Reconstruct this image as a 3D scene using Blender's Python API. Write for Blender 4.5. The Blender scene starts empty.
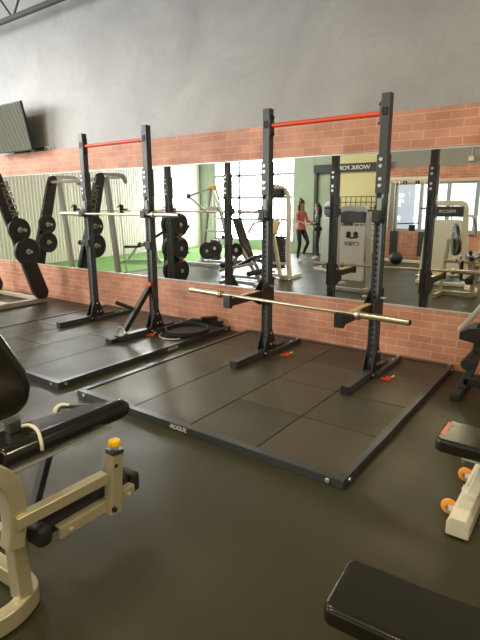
import bpy, bmesh, math, random
from mathutils import Vector, Matrix
V = Vector
PI = math.pi
random.seed(7)
col = bpy.context.scene.collection
sc = bpy.context.scene

# ------------------------------------------------------------ camera
cam_d = bpy.data.cameras.new('camera'); cam = bpy.data.objects.new('camera', cam_d); col.objects.link(cam)
yaw, pitch, roll = -0.6303, 0.2341, -0.0062
fw = V((math.sin(yaw) * math.cos(pitch), math.cos(yaw) * math.cos(pitch), -math.sin(pitch)))
rt = V((math.cos(yaw), -math.sin(yaw), 0)); up = rt.cross(fw)
r2 = rt * math.cos(roll) + up * math.sin(roll); u2 = up * math.cos(roll) - rt * math.sin(roll)
m = Matrix((r2, u2, -fw)).transposed().to_4x4(); m.translation = V((1.0376, -5.0527, 1.6440))
cam.matrix_world = m
cam_d.sensor_fit = 'HORIZONTAL'; cam_d.sensor_width = 36; cam_d.lens = 494.2 / 480 * 36
cam_d.clip_start = 0.05; cam_d.clip_end = 200
sc.camera = cam
# ------------------------------------------------------------ view, world, lights
sc.view_settings.view_transform = 'Standard'; sc.view_settings.look = 'None'
sc.view_settings.gamma = 1; sc.view_settings.use_curve_mapping = False
sc.view_settings.exposure = 0.15
w = bpy.data.worlds.new('daylight'); sc.world = w; w.use_nodes = True
w.node_tree.nodes['Background'].inputs[0].default_value = (0.80, 0.90, 1.0, 1)
w.node_tree.nodes['Background'].inputs[1].default_value = 0.8


def area(name, loc, target, sx, sy, power, color):
    d = bpy.data.lights.new(name, 'AREA'); d.shape = 'RECTANGLE'; d.size = sx; d.size_y = sy
    d.energy = power; d.color = color
    o = bpy.data.objects.new(name, d); col.objects.link(o); o.location = loc
    o.rotation_euler = (V(target) - V(loc)).to_track_quat('-Z', 'Y').to_euler()
    return o


area('daylight_street_windows', (-9.1, -9.75, 1.75), (-9.1, 0, 1.75), 3.4, 3.0, 900, (0.96, 0.98, 1.0))
area('daylight_high_window', (-11.75, -4.4, 3.9), (-6, -3.0, 3.0), 4.6, 1.3, 680, (0.97, 0.98, 0.98))
area('daylight_right_windows', (-1.2, -9.75, 1.55), (-1.2, 0, 1.2), 4.6, 1.5, 34, (0.92, 1.0, 0.95))
CEIL_LAMPS = [(-6.6, -6.4), (-1.6, -6.6), (2.6, -6.6), (-6.6, -2.6), (2.4, -2.4), (-1.8, -3.6), (0.9, -5.6)]
LAMP_POWER = 56
LAMP_COL = (1.0, 0.86, 0.52)


# ------------------------------------------------------------ materials
def mat(name, color, rough=0.5, metal=0.0, spec=0.5, noise=0.0, nscale=8.0, bump=0.0, bscale=60.0, coat=0.0, emit=None, estr=0, bdist=0.002):
    m = bpy.data.materials.new(name); m.use_nodes = True
    nt = m.node_tree; b = nt.nodes['Principled BSDF']
    b.inputs['Roughness'].default_value = rough; b.inputs['Metallic'].default_value = metal
    b.inputs['Specular IOR Level'].default_value = spec
    b.inputs['Coat Weight'].default_value = coat
    c = (*color, 1)
    b.inputs['Base Color'].default_value = c
    tc = nt.nodes.new('ShaderNodeTexCoord')
    n = nt.nodes.new('ShaderNodeTexNoise'); n.inputs['Scale'].default_value = nscale; n.inputs['Detail'].default_value = 6
    nt.links.new(tc.outputs['Object'], n.inputs['Vector'])
    k = max(noise, 0.03)
    mx = nt.nodes.new('ShaderNodeMix'); mx.data_type = 'RGBA'
    mx.inputs[6].default_value = tuple(min(1, x * (1 - k)) for x in color) + (1,)
    mx.inputs[7].default_value = tuple(min(1, x * (1 + k)) for x in color) + (1,)
    nt.links.new(n.outputs['Fac'], mx.inputs[0]); nt.links.new(mx.outputs[2], b.inputs['Base Color'])
    if bump:
        n2 = nt.nodes.new('ShaderNodeTexNoise'); n2.inputs['Scale'].default_value = bscale; n2.inputs['Detail'].default_value = 3
        nt.links.new(tc.outputs['Object'], n2.inputs['Vector'])
        bp = nt.nodes.new('ShaderNodeBump'); bp.inputs['Strength'].default_value = bump; bp.inputs['Distance'].default_value = bdist
        nt.links.new(n2.outputs['Fac'], bp.inputs['Height']); nt.links.new(bp.outputs['Normal'], b.inputs['Normal'])
    if emit:
        b.inputs['Emission Color'].default_value = (*emit, 1); b.inputs['Emission Strength'].default_value = estr
    return m


def brick_mat():
    m = bpy.data.materials.new('red_brick_panel'); m.use_nodes = True
    nt = m.node_tree; L = nt.links; b = nt.nodes['Principled BSDF']
    tc = nt.nodes.new('ShaderNodeTexCoord'); sp = nt.nodes.new('ShaderNodeSeparateXYZ'); cb = nt.nodes.new('ShaderNodeCombineXYZ')
    L.new(tc.outputs['Object'], sp.inputs[0]); L.new(sp.outputs['X'], cb.inputs['X']); L.new(sp.outputs['Z'], cb.inputs['Y'])
    br = nt.nodes.new('ShaderNodeTexBrick'); L.new(cb.outputs[0], br.inputs['Vector'])
    br.inputs['Scale'].default_value = 1; br.inputs['Brick Width'].default_value = 0.235; br.inputs['Row Height'].default_value = 0.0765
    br.inputs['Mortar Size'].default_value = 0.005; br.inputs['Mortar Smooth'].default_value = 0.3
    br.inputs['Color1'].default_value = (0.50, 0.205, 0.125, 1); br.inputs['Color2'].default_value = (0.60, 0.275, 0.175, 1)
    br.inputs['Mortar'].default_value = (0.66, 0.40, 0.28, 1)
    n = nt.nodes.new('ShaderNodeTexNoise'); n.inputs['Scale'].default_value = 3.5; n.inputs['Detail'].default_value = 8
    L.new(tc.outputs['Object'], n.inputs['Vector'])
    r = nt.nodes.new('ShaderNodeMapRange'); r.inputs[1].default_value = 0.3; r.inputs[2].default_value = 0.7
    r.inputs[3].default_value = 0.80; r.inputs[4].default_value = 1.18; L.new(n.outputs['Fac'], r.inputs[0])
    mx = nt.nodes.new('ShaderNodeVectorMath'); mx.operation = 'SCALE'
    L.new(br.outputs['Color'], mx.inputs[0]); L.new(r.outputs[0], mx.inputs['Scale']); L.new(mx.outputs[0], b.inputs['Base Color'])
    b.inputs['Roughness'].default_value = 0.62
    inv = nt.nodes.new('ShaderNodeMath'); inv.operation = 'SUBTRACT'; inv.inputs[0].default_value = 1; L.new(br.outputs['Fac'], inv.inputs[1])
    bp = nt.nodes.new('ShaderNodeBump'); bp.inputs['Distance'].default_value = 0.004; bp.inputs['Strength'].default_value = 0.6
    L.new(inv.outputs[0], bp.inputs['Height']); L.new(bp.outputs['Normal'], b.inputs['Normal'])
    return m


def plaster_mat():
    m = bpy.data.materials.new('grey_painted_plaster'); m.use_nodes = True
    nt = m.node_tree; L = nt.links; b = nt.nodes['Principled BSDF']
    tc = nt.nodes.new('ShaderNodeTexCoord')
    n = nt.nodes.new('ShaderNodeTexNoise'); n.inputs['Scale'].default_value = 1.1; n.inputs['Detail'].default_value = 9; n.inputs['Roughness'].default_value = 0.62
    n.inputs['Distortion'].default_value = 0.6
    L.new(tc.outputs['Object'], n.inputs['Vector'])
    cr = nt.nodes.new('ShaderNodeValToRGB'); cr.color_ramp.elements[0].position = 0.30; cr.color_ramp.elements[1].position = 0.72
    cr.color_ramp.elements[0].color = (0.295, 0.280, 0.280, 1); cr.color_ramp.elements[1].color = (0.40, 0.383, 0.375, 1)
    L.new(n.outputs['Fac'], cr.inputs[0])
    # hairline cracks
    n3 = nt.nodes.new('ShaderNodeTexNoise'); n3.inputs['Scale'].default_value = 2.2; n3.inputs['Detail'].default_value = 10; n3.inputs['Distortion'].default_value = 1.3
    mp = nt.nodes.new('ShaderNodeMapping'); mp.inputs['Scale'].default_value = (0.7, 1, 1.5); mp.inputs['Location'].default_value = (3, 0, 1)
    L.new(tc.outputs['Object'], mp.inputs[0]); L.new(mp.outputs[0], n3.inputs['Vector'])
    s = nt.nodes.new('ShaderNodeMath'); s.operation = 'SUBTRACT'; s.inputs[1].default_value = 0.5; L.new(n3.outputs['Fac'], s.inputs[0])
    a = nt.nodes.new('ShaderNodeMath'); a.operation = 'ABSOLUTE'; L.new(s.outputs[0], a.inputs[0])
    r = nt.nodes.new('ShaderNodeMapRange'); r.inputs[1].default_value = 0; r.inputs[2].default_value = 0.008; r.inputs[3].default_value = 0.90; r.inputs[4].default_value = 1
    L.new(a.outputs[0], r.inputs[0])
    mx = nt.nodes.new('ShaderNodeVectorMath'); mx.operation = 'SCALE'; L.new(cr.outputs[0], mx.inputs[0]); L.new(r.outputs[0], mx.inputs['Scale'])
    L.new(mx.outputs[0], b.inputs['Base Color']); b.inputs['Roughness'].default_value = 0.55
    bp = nt.nodes.new('ShaderNodeBump'); bp.inputs['Distance'].default_value = 0.02; bp.inputs['Strength'].default_value = 0.35
    L.new(n.outputs['Fac'], bp.inputs['Height']); L.new(bp.outputs['Normal'], b.inputs['Normal'])
    return m


def glass_mat():
    m = bpy.data.materials.new('clear_glass'); m.use_nodes = True
    nt = m.node_tree; nt.nodes.clear()
    o = nt.nodes.new('ShaderNodeOutputMaterial'); t = nt.nodes.new('ShaderNodeBsdfTransparent'); g = nt.nodes.new('ShaderNodeBsdfGlossy')
    g.inputs['Roughness'].default_value = 0.02; x = nt.nodes.new('ShaderNodeMixShader'); x.inputs[0].default_value = 0.06
    nt.links.new(t.outputs[0], x.inputs[1]); nt.links.new(g.outputs[0], x.inputs[2]); nt.links.new(x.outputs[0], o.inputs[0])
    return m


def floor_mat(name, c, rough, speck=0.0):
    m = mat(name, c, rough, noise=0.16, nscale=1.6, bump=0.35, bscale=120, bdist=0.0015, spec=0.38)
    nt = m.node_tree; b = nt.nodes['Principled BSDF']
    tc = nt.nodes.new('ShaderNodeTexCoord'); n = nt.nodes.new('ShaderNodeTexNoise'); n.inputs['Scale'].default_value = 2.3; n.inputs['Detail'].default_value = 7
    nt.links.new(tc.outputs['Object'], n.inputs['Vector'])
    r = nt.nodes.new('ShaderNodeMapRange'); r.inputs[1].default_value = 0.3; r.inputs[2].default_value = 0.7
    r.inputs[3].default_value = rough - 0.05; r.inputs[4].default_value = rough + 0.07
    nt.links.new(n.outputs['Fac'], r.inputs[0]); nt.links.new(r.outputs[0], b.inputs['Roughness'])
    return m


M = {
    'brick': brick_mat(), 'plaster': plaster_mat(), 'glass': glass_mat(),
    'floor': floor_mat('black_rubber_flooring', (0.034, 0.031, 0.0145), 0.42),
    'mat': floor_mat('rubber_platform_mat', (0.046, 0.041, 0.026), 0.42),
    'mat2': floor_mat('worn_rubber_platform_mat', (0.060, 0.050, 0.031), 0.42),
    'black': mat('black_powder_coat', (0.014, 0.015, 0.016), 0.45),
    'slate': mat('slate_powder_coat', (0.040, 0.046, 0.050), 0.40),
    'steelrail': mat('dark_steel_rail', (0.040, 0.044, 0.048), 0.36, noise=0.15, nscale=6),
    'red': mat('red_powder_coat', (0.75, 0.075, 0.03), 0.38),
    'bolt': mat('zinc_bolt', (0.75, 0.74, 0.70), 0.28, metal=0.85),
    'hole': mat('dark_hole', (0.006, 0.006, 0.006), 0.8),
    'chrome': mat('bare_steel_bar', (0.60, 0.53, 0.41), 0.36, metal=0.9),
    'sleeve': mat('polished_steel_sleeve', (0.62, 0.55, 0.42), 0.33, metal=0.9),
    'champagne': mat('champagne_painted_steel', (0.60, 0.53, 0.37), 0.30, metal=0.5, noise=0.06),
    'cream': mat('cream_painted_steel', (0.70, 0.66, 0.55), 0.33),
    'silver': mat('silver_painted_steel', (0.46, 0.46, 0.44), 0.35, metal=0.35),
    'white': mat('white_painted_metal', (0.72, 0.70, 0.64), 0.4),
    'emblemwhite': mat('glossy_white_shroud', (0.80, 0.78, 0.70), 0.3),
    'vinyl': mat('black_vinyl', (0.014, 0.013, 0.009), 0.20, bump=0.08, bscale=260, bdist=0.001),
    'rollvinyl': mat('glossy_black_vinyl', (0.012, 0.012, 0.013), 0.16),
    'rubber': mat('black_rubber', (0.014, 0.014, 0.014), 0.55, bump=0.2, bscale=200),
    'yellow': mat('yellow_plastic', (0.90, 0.55, 0.015), 0.35),
    'orange': mat('orange_plastic', (0.85, 0.33, 0.03), 0.38),
    'redpl': mat('red_plastic', (0.80, 0.08, 0.02), 0.4),
    'tan': mat('tan_plastic_liner', (0.55, 0.34, 0.13), 0.5),
    'letter': mat('pale_lettering', (0.62, 0.60, 0.56), 0.5),
    'platetext': mat('red_plate_lettering', (0.75, 0.25, 0.15), 0.55),
    'preclet': mat('shroud_lettering', (0.22, 0.18, 0.15), 0.5),
    'corr': mat('white_corrugated_steel', (0.84, 0.81, 0.74), 0.45),
    'turf': mat('green_turf', (0.12, 0.25, 0.05), 0.9, noise=0.3, nscale=40, bump=0.8, bscale=300, bdist=0.01),
    'greenwall': mat('green_painted_wall', (0.34, 0.41, 0.30), 0.6, noise=0.12, nscale=2),
    'yellowwall': mat('yellow_painted_wall', (0.70, 0.62, 0.32), 0.6),
    'darkframe': mat('dark_window_frame', (0.035, 0.04, 0.04), 0.5),
    'mullion': mat('pale_window_frame', (0.36, 0.42, 0.45), 0.5),
    'ceilmat': mat('painted_deck_ceiling', (0.46, 0.45, 0.42), 0.8),
    'truss': mat('dark_green_steel', (0.045, 0.055, 0.05), 0.5),
    'pinkbeam': mat('pale_salmon_steel', (0.70, 0.48, 0.40), 0.5),
    'trim': mat('mirror_edge_trim', (0.62, 0.60, 0.54), 0.35, metal=0.4),
    'greywall': mat('grey_wall_paint', (0.30, 0.28, 0.25), 0.6, noise=0.08, nscale=2),
    'screen': mat('glossy_dark_screen', (0.03, 0.032, 0.030), 0.04, spec=1.0, coat=1.0),
    'signface': mat('black_sign_face', (0.02, 0.022, 0.025), 0.5),
    'skin': mat('skin', (0.50, 0.29, 0.20), 0.5), 'hair': mat('dark_hair', (0.022, 0.015, 0.012), 0.5),
    'pink': mat('dusty_pink_fabric', (0.48, 0.15, 0.15), 0.8), 'leggings': mat('black_leggings', (0.014, 0.015, 0.018), 0.7),
    'blacktop': mat('black_fabric', (0.016, 0.016, 0.020), 0.75), 'shoe': mat('pale_shoe', (0.62, 0.56, 0.50), 0.6),
    'lampglow': mat('lit_lamp_diffuser', (0.9, 0.88, 0.8), 0.5, emit=(1.0, 0.86, 0.62), estr=6.0),
    'purple': mat('lit_purple_screen', (0.3, 0.25, 0.6), 0.3, emit=(0.42, 0.36, 0.9), estr=0.9),
    'label': mat('pale_sticker', (0.30, 0.31, 0.31), 0.45),
    'pinklabel': mat('salmon_sticker', (0.55, 0.20, 0.13), 0.5),
}
M['screen'].node_tree.nodes['Principled BSDF'].inputs['IOR'].default_value = 1.9; M['screen'].node_tree.nodes['Principled BSDF'].inputs['Coat IOR'].default_value = 2.0
mm = bpy.data.materials.new('wall_mirror_glass'); mm.use_nodes = True
_b = mm.node_tree.nodes['Principled BSDF']; _b.inputs['Metallic'].default_value = 1; _b.inputs['Roughness'].default_value = 0.0
_b.inputs['Base Color'].default_value = (0.88, 0.895, 0.87, 1); M['mirror'] = mm


# ------------------------------------------------------------ mesh helpers
def smooth(pts, n=6, closed=False):
    P = [V(p) for p in pts]; out = []; N = len(P)
    rng = range(N) if closed else range(N - 1)
    for i in rng:
        a = P[(i - 1) % N] if (closed or i > 0) else P[0]; b = P[i]; c = P[(i + 1) % N]
        d = P[(i + 2) % N] if (closed or i + 2 < N) else P[-1]
        for k in range(n):
            t = k / n
            out.append(0.5 * ((2 * b) + (c - a) * t + (2 * a - 5 * b + 4 * c - d) * t * t + (3 * b - a - 3 * c + d) * t ** 3))
    if not closed: out.append(P[-1])
    return out


def round_corners(pts, r, n=5):
    P = [V(p) for p in pts]; out = [P[0]]
    for i in range(1, len(P) - 1):
        a = (P[i - 1] - P[i]); b = (P[i + 1] - P[i]); rr = min(r, a.length * .49, b.length * .49)
        s = P[i] + a.normalized() * rr; e = P[i] + b.normalized() * rr
        for k in range(n + 1):
            t = k / n; out.append(s * (1 - t) ** 2 + P[i] * 2 * t * (1 - t) + e * t * t)
    out.append(P[-1]); return out


SPLIT = {'bolt', 'hitch_pin', 'foot_cap', 'roller_end', 'handle_rail', 'guide_rod', 'roller_pad', 'hanger', 'foot_rib', 'wheel_fork', 'pulley', 'side_rail', 'storage_peg', 'plate_peg', 'leg'}


class MB:
    def __init__(self): self.bm = bmesh.new()

    def _add(self, vs, fs, mi=0):
        v = [self.bm.verts.new(p) for p in vs]; F = []
        for f in fs:
            try:
                q = self.bm.faces.new([v[i] for i in f]); q.material_index = mi; F.append(q)
            except ValueError: pass
        return v, F

    def _bev(self, F, off, seg=2):
        bmesh.ops.recalc_face_normals(self.bm, faces=F)
        ed = list({e for f in F for e in f.edges})
        ed = [e for e in ed if len(e.link_faces) == 2 and e.calc_face_angle(0) > 0.5]
        if ed: bmesh.ops.bevel(self.bm, geom=ed, offset=off, segments=seg, profile=0.5, affect='EDGES', clamp_overlap=True)

    def box(self, c, s, axes=None, bev=0.0, seg=2, mi=0):
        c = V(c); X, Y, Z = axes if axes else (V((1, 0, 0)), V((0, 1, 0)), V((0, 0, 1)))
        hx, hy, hz = s[0] / 2, s[1] / 2, s[2] / 2
        vs = [c + X * (a * hx) + Y * (b * hy) + Z * (d * hz) for a in (-1, 1) for b in (-1, 1) for d in (-1, 1)]
        fs = [(0, 1, 3, 2), (4, 6, 7, 5), (0, 4, 5, 1), (2, 3, 7, 6), (0, 2, 6, 4), (1, 5, 7, 3)]
        v, F = self._add(vs, fs, mi)
        if bev: self._bev(F, bev, seg)
        return self

    def beam(self, p0, p1, w_, h_, up=(0, 0, 1), bev=0.004, mi=0):
        p0 = V(p0); p1 = V(p1); d = (p1 - p0); L = d.length; d.normalize(); u = V(up)
        if abs(u.dot(d)) > 0.98: u = V((0, 1, 0))
        s = d.cross(u).normalized(); u = s.cross(d).normalized()
        return self.box((p0 + p1) / 2, (L, w_, h_), (d, s, u), bev, 2, mi)

    def sweep(self, pts, prof, up=(0, 0, 1), closed=False, cap=True, mi=0):
        P = [V(p) for p in pts]; n = len(P); U = V(up); k = len(prof); rings = []
        prevs = None
        for i in range(n):
            if closed: d = P[(i + 1) % n] - P[i - 1]
            else: d = P[min(i + 1, n - 1)] - P[max(i - 1, 0)]
            d.normalize(); s = d.cross(U)
            if s.length < 0.15: s = prevs - d * prevs.dot(d) if prevs else d.cross(V((0, 1, 0.01)))
            s.normalize()
            if prevs and s.dot(prevs) < 0: s = -s
            prevs = s; t = s.cross(d)
            rings.append([P[i] + s * a + t * b for a, b in prof])
        vs = [q for r in rings for q in r]; fs = []
        for i in range(n if closed else n - 1):
            j = (i + 1) % n
            for q in range(k): fs.append((i * k + q, i * k + (q + 1) % k, j * k + (q + 1) % k, j * k + q))
        if not closed and cap: fs.append(tuple(range(k))[::-1]); fs.append(tuple((n - 1) * k + q for q in range(k)))
        self._add(vs, fs, mi); return self

    def tube(self, pts, r, seg=12, closed=False, up=(0, 0, 1), mi=0):
        return self.sweep(pts, [(r * math.cos(2 * PI * i / seg), r * math.sin(2 * PI * i / seg)) for i in range(seg)], up, closed, True, mi)

    def rtube(self, pts, w_, h_, up=(0, 0, 1), c=0.25, mi=0, closed=False):
        a, b = w_ / 2, h_ / 2; q = min(a, b) * c * 2 * .5; p = []
        for cx, cy, a0 in ((a - q, b - q, 0), (-a + q, b - q, 90), (-a + q, -b + q, 180), (a - q, -b + q, 270)):
            for k in range(4):
                t = math.radians(a0 + k * 30); p.append((cx + q * math.cos(t), cy + q * math.sin(t)))
        return self.sweep(pts, p, up, closed, True, mi)

    def lathe(self, p, ax, prof, seg=28, mi=0):
        p = V(p); ax = V(ax).normalized(); a = ax.cross(V((0, 0, 1)))
        if a.length < 0.1: a = ax.cross(V((1, 0, 0)))
        a.normalize(); b = ax.cross(a); vs = []; fs = []; k = len(prof)
        for i in range(seg):
            t = 2 * PI * i / seg; e = a * math.cos(t) + b * math.sin(t)
            vs += [p + ax * h + e * max(r, 1e-4) for r, h in prof]
        for i in range(seg):
            j = (i + 1) % seg
            for q in range(k - 1): fs.append((i * k + q, i * k + q + 1, j * k + q + 1, j * k + q))
        self._add(vs, fs, mi); return self

    def cyl(self, p0, p1, r, seg=16, r1=None, mi=0):
        p0 = V(p0); p1 = V(p1); L = (p1 - p0).length; r1 = r if r1 is None else r1; e = min(r * 0.12, L * .2)
        return self.lathe(p0, p1 - p0, [(0, 0), (r - e, 0), (r, e), (r1, L - e), (r1 - e, L), (0, L)], seg, mi)

    def prism(self, poly, o, ux, uy, th, bev=0.0, seg=2, mi=0):
        o = V(o); ux = V(ux); uy = V(uy); n = ux.cross(uy).normalized(); k = len(poly)
        vs = [o + ux * a + uy * b - n * th / 2 for a, b in poly] + [o + ux * a + uy * b + n * th / 2 for a, b in poly]
        fs = [tuple(range(k))[::-1], tuple(range(k, 2 * k))] + [(i, (i + 1) % k, k + (i + 1) % k, k + i) for i in range(k)]
        v, F = self._add(vs, fs, mi)
        if bev: self._bev(F[:], bev, seg)
        return self

    def build(self, name, material, parent=None, world=True, soft=38):
        bm = self.bm
        if name in SPLIT:
            seen = set(); isl = []
            for v0 in bm.verts:
                if v0 in seen: continue
                stack = [v0]; seen.add(v0); g = []
                while stack:
                    q = stack.pop(); g.append(q)
                    for e in q.link_edges:
                        r_ = e.other_vert(q)
                        if r_ not in seen: seen.add(r_); stack.append(r_)
                isl.append(g)
            if len(isl) > 1:
                out = None
                for g in isl:
                    g_ = set(g); mp = {}; n = MB()
                    for q in g: mp[q] = n.bm.verts.new(q.co)
                    for f in {f for q in g for f in q.link_faces}: n.bm.faces.new([mp[q] for q in f.verts])
                    out = n._finish(name, material, parent, world, soft)
                bm.free(); return out
        return self._finish(name, material, parent, world, soft)

    def _finish(self, name, material, parent, world, soft):
        bm = self.bm
        bmesh.ops.recalc_face_normals(bm, faces=bm.faces[:])
        if world and parent is not None:
            r = parent
            while r.parent: r = r.parent
            inv = (Matrix.Translation(r.location) @ r.rotation_euler.to_matrix().to_4x4()).inverted()
            bmesh.ops.transform(bm, matrix=inv, verts=bm.verts[:])
        for f in bm.faces: f.smooth = True
        for e in bm.edges:
            if len(e.link_faces) == 2 and e.calc_face_angle(0) > math.radians(soft): e.smooth = False
        me = bpy.data.meshes.new(name); bm.to_mesh(me); bm.free()
        for x in (material if isinstance(material, (list, tuple)) else [material]): me.materials.append(x)
        o = bpy.data.objects.new(name, me); col.objects.link(o)
        if parent is not None: o.parent = parent
        if len(me.polygons) < 4000:
            wn = o.modifiers.new('weighted_normals', 'WEIGHTED_NORMAL'); wn.keep_sharp = True; wn.weight = 100; wn.mode = 'FACE_AREA'
        return o


def rrect(w_, h_, r, n=4):
    p = []
    for cx, cy, a0 in ((w_ / 2 - r, h_ / 2 - r, 0), (-w_ / 2 + r, h_ / 2 - r, 90), (-w_ / 2 + r, -h_ / 2 + r, 180), (w_ / 2 - r, -h_ / 2 + r, 270)):
        for k in range(n + 1):
            t = math.radians(a0 + k * 90 / n); p.append((cx + r * math.cos(t), cy + r * math.sin(t)))
    return p


def thing(name, label, cat, loc=(0, 0, 0), rz=0.0, group=None):
    o = bpy.data.objects.new(name, None); col.objects.link(o); o.location = loc; o.rotation_euler = (0, 0, rz)
    o.empty_display_size = 0.1
    o['label'] = label; o['category'] = cat
    if group: o['group'] = group
    return o


def tag(o, label, cat, group=None, kind=None):
    o['label'] = label; o['category'] = cat
    if group: o['group'] = group
    if kind: o['kind'] = kind
    return o


def struct(o):
    o['kind'] = 'structure'; return o


def dup(root, loc, rz=None, label=None, group=None):
    def rec(o, par):
        c = o.copy(); col.objects.link(c); c.parent = par
        for ch in list(o.children): rec(ch, c)
        return c
    r = rec(root, None); r.location = loc
    if rz is not None: r.rotation_euler = (0, 0, rz)
    if label: r['label'] = label
    if group: r['group'] = group
    return r


def text(name, s, size, o, ux, uy, m, parent=None, depth=0.002, bold=0.0, sx=1.0):
    """raised lettering: s centred at o, reading along ux, upwards along uy"""
    cu = bpy.data.curves.new(name, 'FONT'); cu.body = s; cu.size = size; cu.extrude = depth / 2; cu.offset = bold
    cu.align_x = 'CENTER'; cu.align_y = 'CENTER'
    t = bpy.data.objects.new(name, cu); col.objects.link(t); bpy.context.view_layer.update()
    dg = bpy.context.evaluated_depsgraph_get(); me = bpy.data.meshes.new_from_object(t.evaluated_get(dg))
    bpy.data.objects.remove(t); bpy.data.curves.remove(cu)
    X = V(ux).normalized(); Y = V(uy).normalized(); Z = X.cross(Y)
    mt = Matrix((X * sx, Y, Z)).transposed().to_4x4(); mt.translation = V(o)
    if parent is not None:
        r = parent
        while r.parent: r = r.parent
        mt = (Matrix.Translation(r.location) @ r.rotation_euler.to_matrix().to_4x4()).inverted() @ mt
    me.transform(mt); me.materials.clear(); me.materials.append(m)
    ob = bpy.data.objects.new(name, me); col.objects.link(ob)
    if parent is not None: ob.parent = parent
    return ob


def quick_box(name, c, s, m, bev=0.0): return MB().box(c, s, bev=bev).build(name, m)


# ------------------------------------------------------------ the room
XL, XR, YB, ZC = -11.5, 4.2, -9.6, 5.6
MB0, MB1, BT = 0.58, 2.13, 2.487
struct(quick_box('floor', ((XL + XR) / 2, YB / 2, -0.05), (XR - XL, -YB + 0.1, 0.1), M['floor']))
struct(quick_box('ceiling', ((XL + XR) / 2, YB / 2, ZC + 0.05), (XR - XL + .3, -YB + 0.3, 0.1), M['ceilmat']))
# mirror wall: brick ledge below, brick band above, painted plaster up to the roof
struct(quick_box('wall_front', ((XL + XR) / 2, 0.13, ZC / 2), (XR - XL + .3, 0.2, ZC), M['plaster']))
struct(quick_box('trim_1', ((XL + XR) / 2, 0.012, MB0 / 2), (XR - XL, 0.044, MB0), M['brick']))
struct(quick_box('trim_2', ((XL + XR) / 2, 0.008, (MB1 + BT) / 2), (XR - XL, 0.052, BT - MB1), M['brick']))
struct(quick_box('trim_3', ((XL + XR) / 2, -0.008, MB1 - 0.004), (XR - XL, 0.02, 0.016), M['trim']))
struct(quick_box('trim_4', ((XL + XR) / 2, -0.004, MB0 + 0.006), (XR - XL, 0.02, 0.012), M['trim']))
xs = [XL + 0.02, -7.9, -4.83, -1.35, 1.9, XR - 0.02]
mlab = ['wall mirror panel at the far left end behind the slanted weight machine', 'wall mirror panel behind the left squat stand, ending at the seam beside its right upright',
        'wide wall mirror panel between the two squat stands', 'wall mirror panel behind the right upright of the right squat stand', 'last wall mirror panel at the far right']
mlab[1] = 'wall mirror panel left of the seam, reflecting the left weight machine and turf'
mlab[2] = 'wall mirror panel behind both squat stands reflecting windows and two people'
mlab[3] = 'wall mirror panel at the right, reflecting the white cable machines'
for i in range(5):
    a, b = xs[i] + 0.002, xs[i + 1] - 0.002
    if i == 4: continue
    tag(quick_box('wall_mirror', ((a + b) / 2, 0.014, (MB0 + MB1) / 2), (b - a, 0.028, MB1 - MB0 - 0.004), M['mirror']), mlab[i], 'mirror', 'mirror panels along the brick wall')
struct(MB().box(((1.9 + XR) / 2, 0.014, (MB0 + MB1) / 2), (XR - 1.9, 0.02, MB1 - MB0)).build('trim_5', M['plaster']))


# left wall of corrugated steel, real ribs
def corrugated(name, x, y0, y1, z0, z1, pitch=0.10, dep=0.03):
    mb = MB(); n = int((y1 - y0) / (pitch / 4)); vs = []; fs = []
    for i in range(n + 1):
        y = y0 + (y1 - y0) * i / n; ph = (i % 4); d = dep if ph in (1, 2) else 0
        vs += [(x + d, y, z0), (x + d, y, z1), (x - 0.06, y, z0), (x - 0.06, y, z1)]
    for i in range(n):
        a = i * 4; b = a + 4
        fs += [(a, b, b + 1, a + 1), (a + 2, a + 3, b + 3, b + 2), (a + 1, b + 1, b + 3, a + 3), (a, a + 2, b + 2, b)]
    fs += [(0, 1, 3, 2), (n * 4, n * 4 + 2, n * 4 + 3, n * 4 + 1)]
    mb._add(vs, fs); return mb.build(name, M['corr'], soft=20)


struct(corrugated('wall_left', XL, YB, 0.03, 0, 3.1))
lw = MB()
lw.box((XL - .05, (YB - 6.9) / 2, (3.1 + ZC) / 2), (0.1, 6.9 - YB - 2 * 6.9 + 0.0 if False else abs(YB + 6.9), ZC - 3.1))
lw.box((XL - .05, -0.95, (3.1 + ZC) / 2), (0.1, 1.96, ZC - 3.1)); lw.box((XL - .05, -4.4, 5.15), (0.1, 5.0, 0.9))
struct(lw.build('wall_left_upper', M['greywall']))
struct(quick_box('wall_right', (XR + 0.05, YB / 2, ZC / 2), (0.1, -YB + .2, ZC), M['greywall']))


def window(idx, x0, x1, z0, z1, nx, nz, y, fm, axis='x'):
    f = MB(); d = 0.07; t = 0.06

    def bx(a0, a1, c0, c1, th=d):
        if axis == 'x': f.box(((a0 + a1) / 2, y, (c0 + c1) / 2), (a1 - a0, th, c1 - c0))
        else: f.box((y, (a0 + a1) / 2, (c0 + c1) / 2), (th, a1 - a0, c1 - c0))
    bx(x0, x1, z0, z0 + t); bx(x0, x1, z1 - t, z1); bx(x0, x0 + t, z0, z1); bx(x1 - t, x1, z0, z1)
    for i in range(1, nx): a = x0 + (x1 - x0) * i / nx; bx(a - .05, a + .05, z0, z1, .06)
    for i in range(1, nz): a = z0 + (z1 - z0) * i / nz; bx(x0, x1, a - .045, a + .045, .06)
    o = struct(f.build('window_%d' % idx, fm))
    g = MB()
    if axis == 'x': g.box(((x0 + x1) / 2, y - .01, (z0 + z1) / 2), (x1 - x0 - .04, .006, z1 - z0 - .04))
    else: g.box((y, (x0 + x1) / 2, (z0 + z1) / 2), (.006, x1 - x0 - .04, z1 - z0 - .04))
    p = g.build('pane', M['glass'], o, world=False); return o


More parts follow.
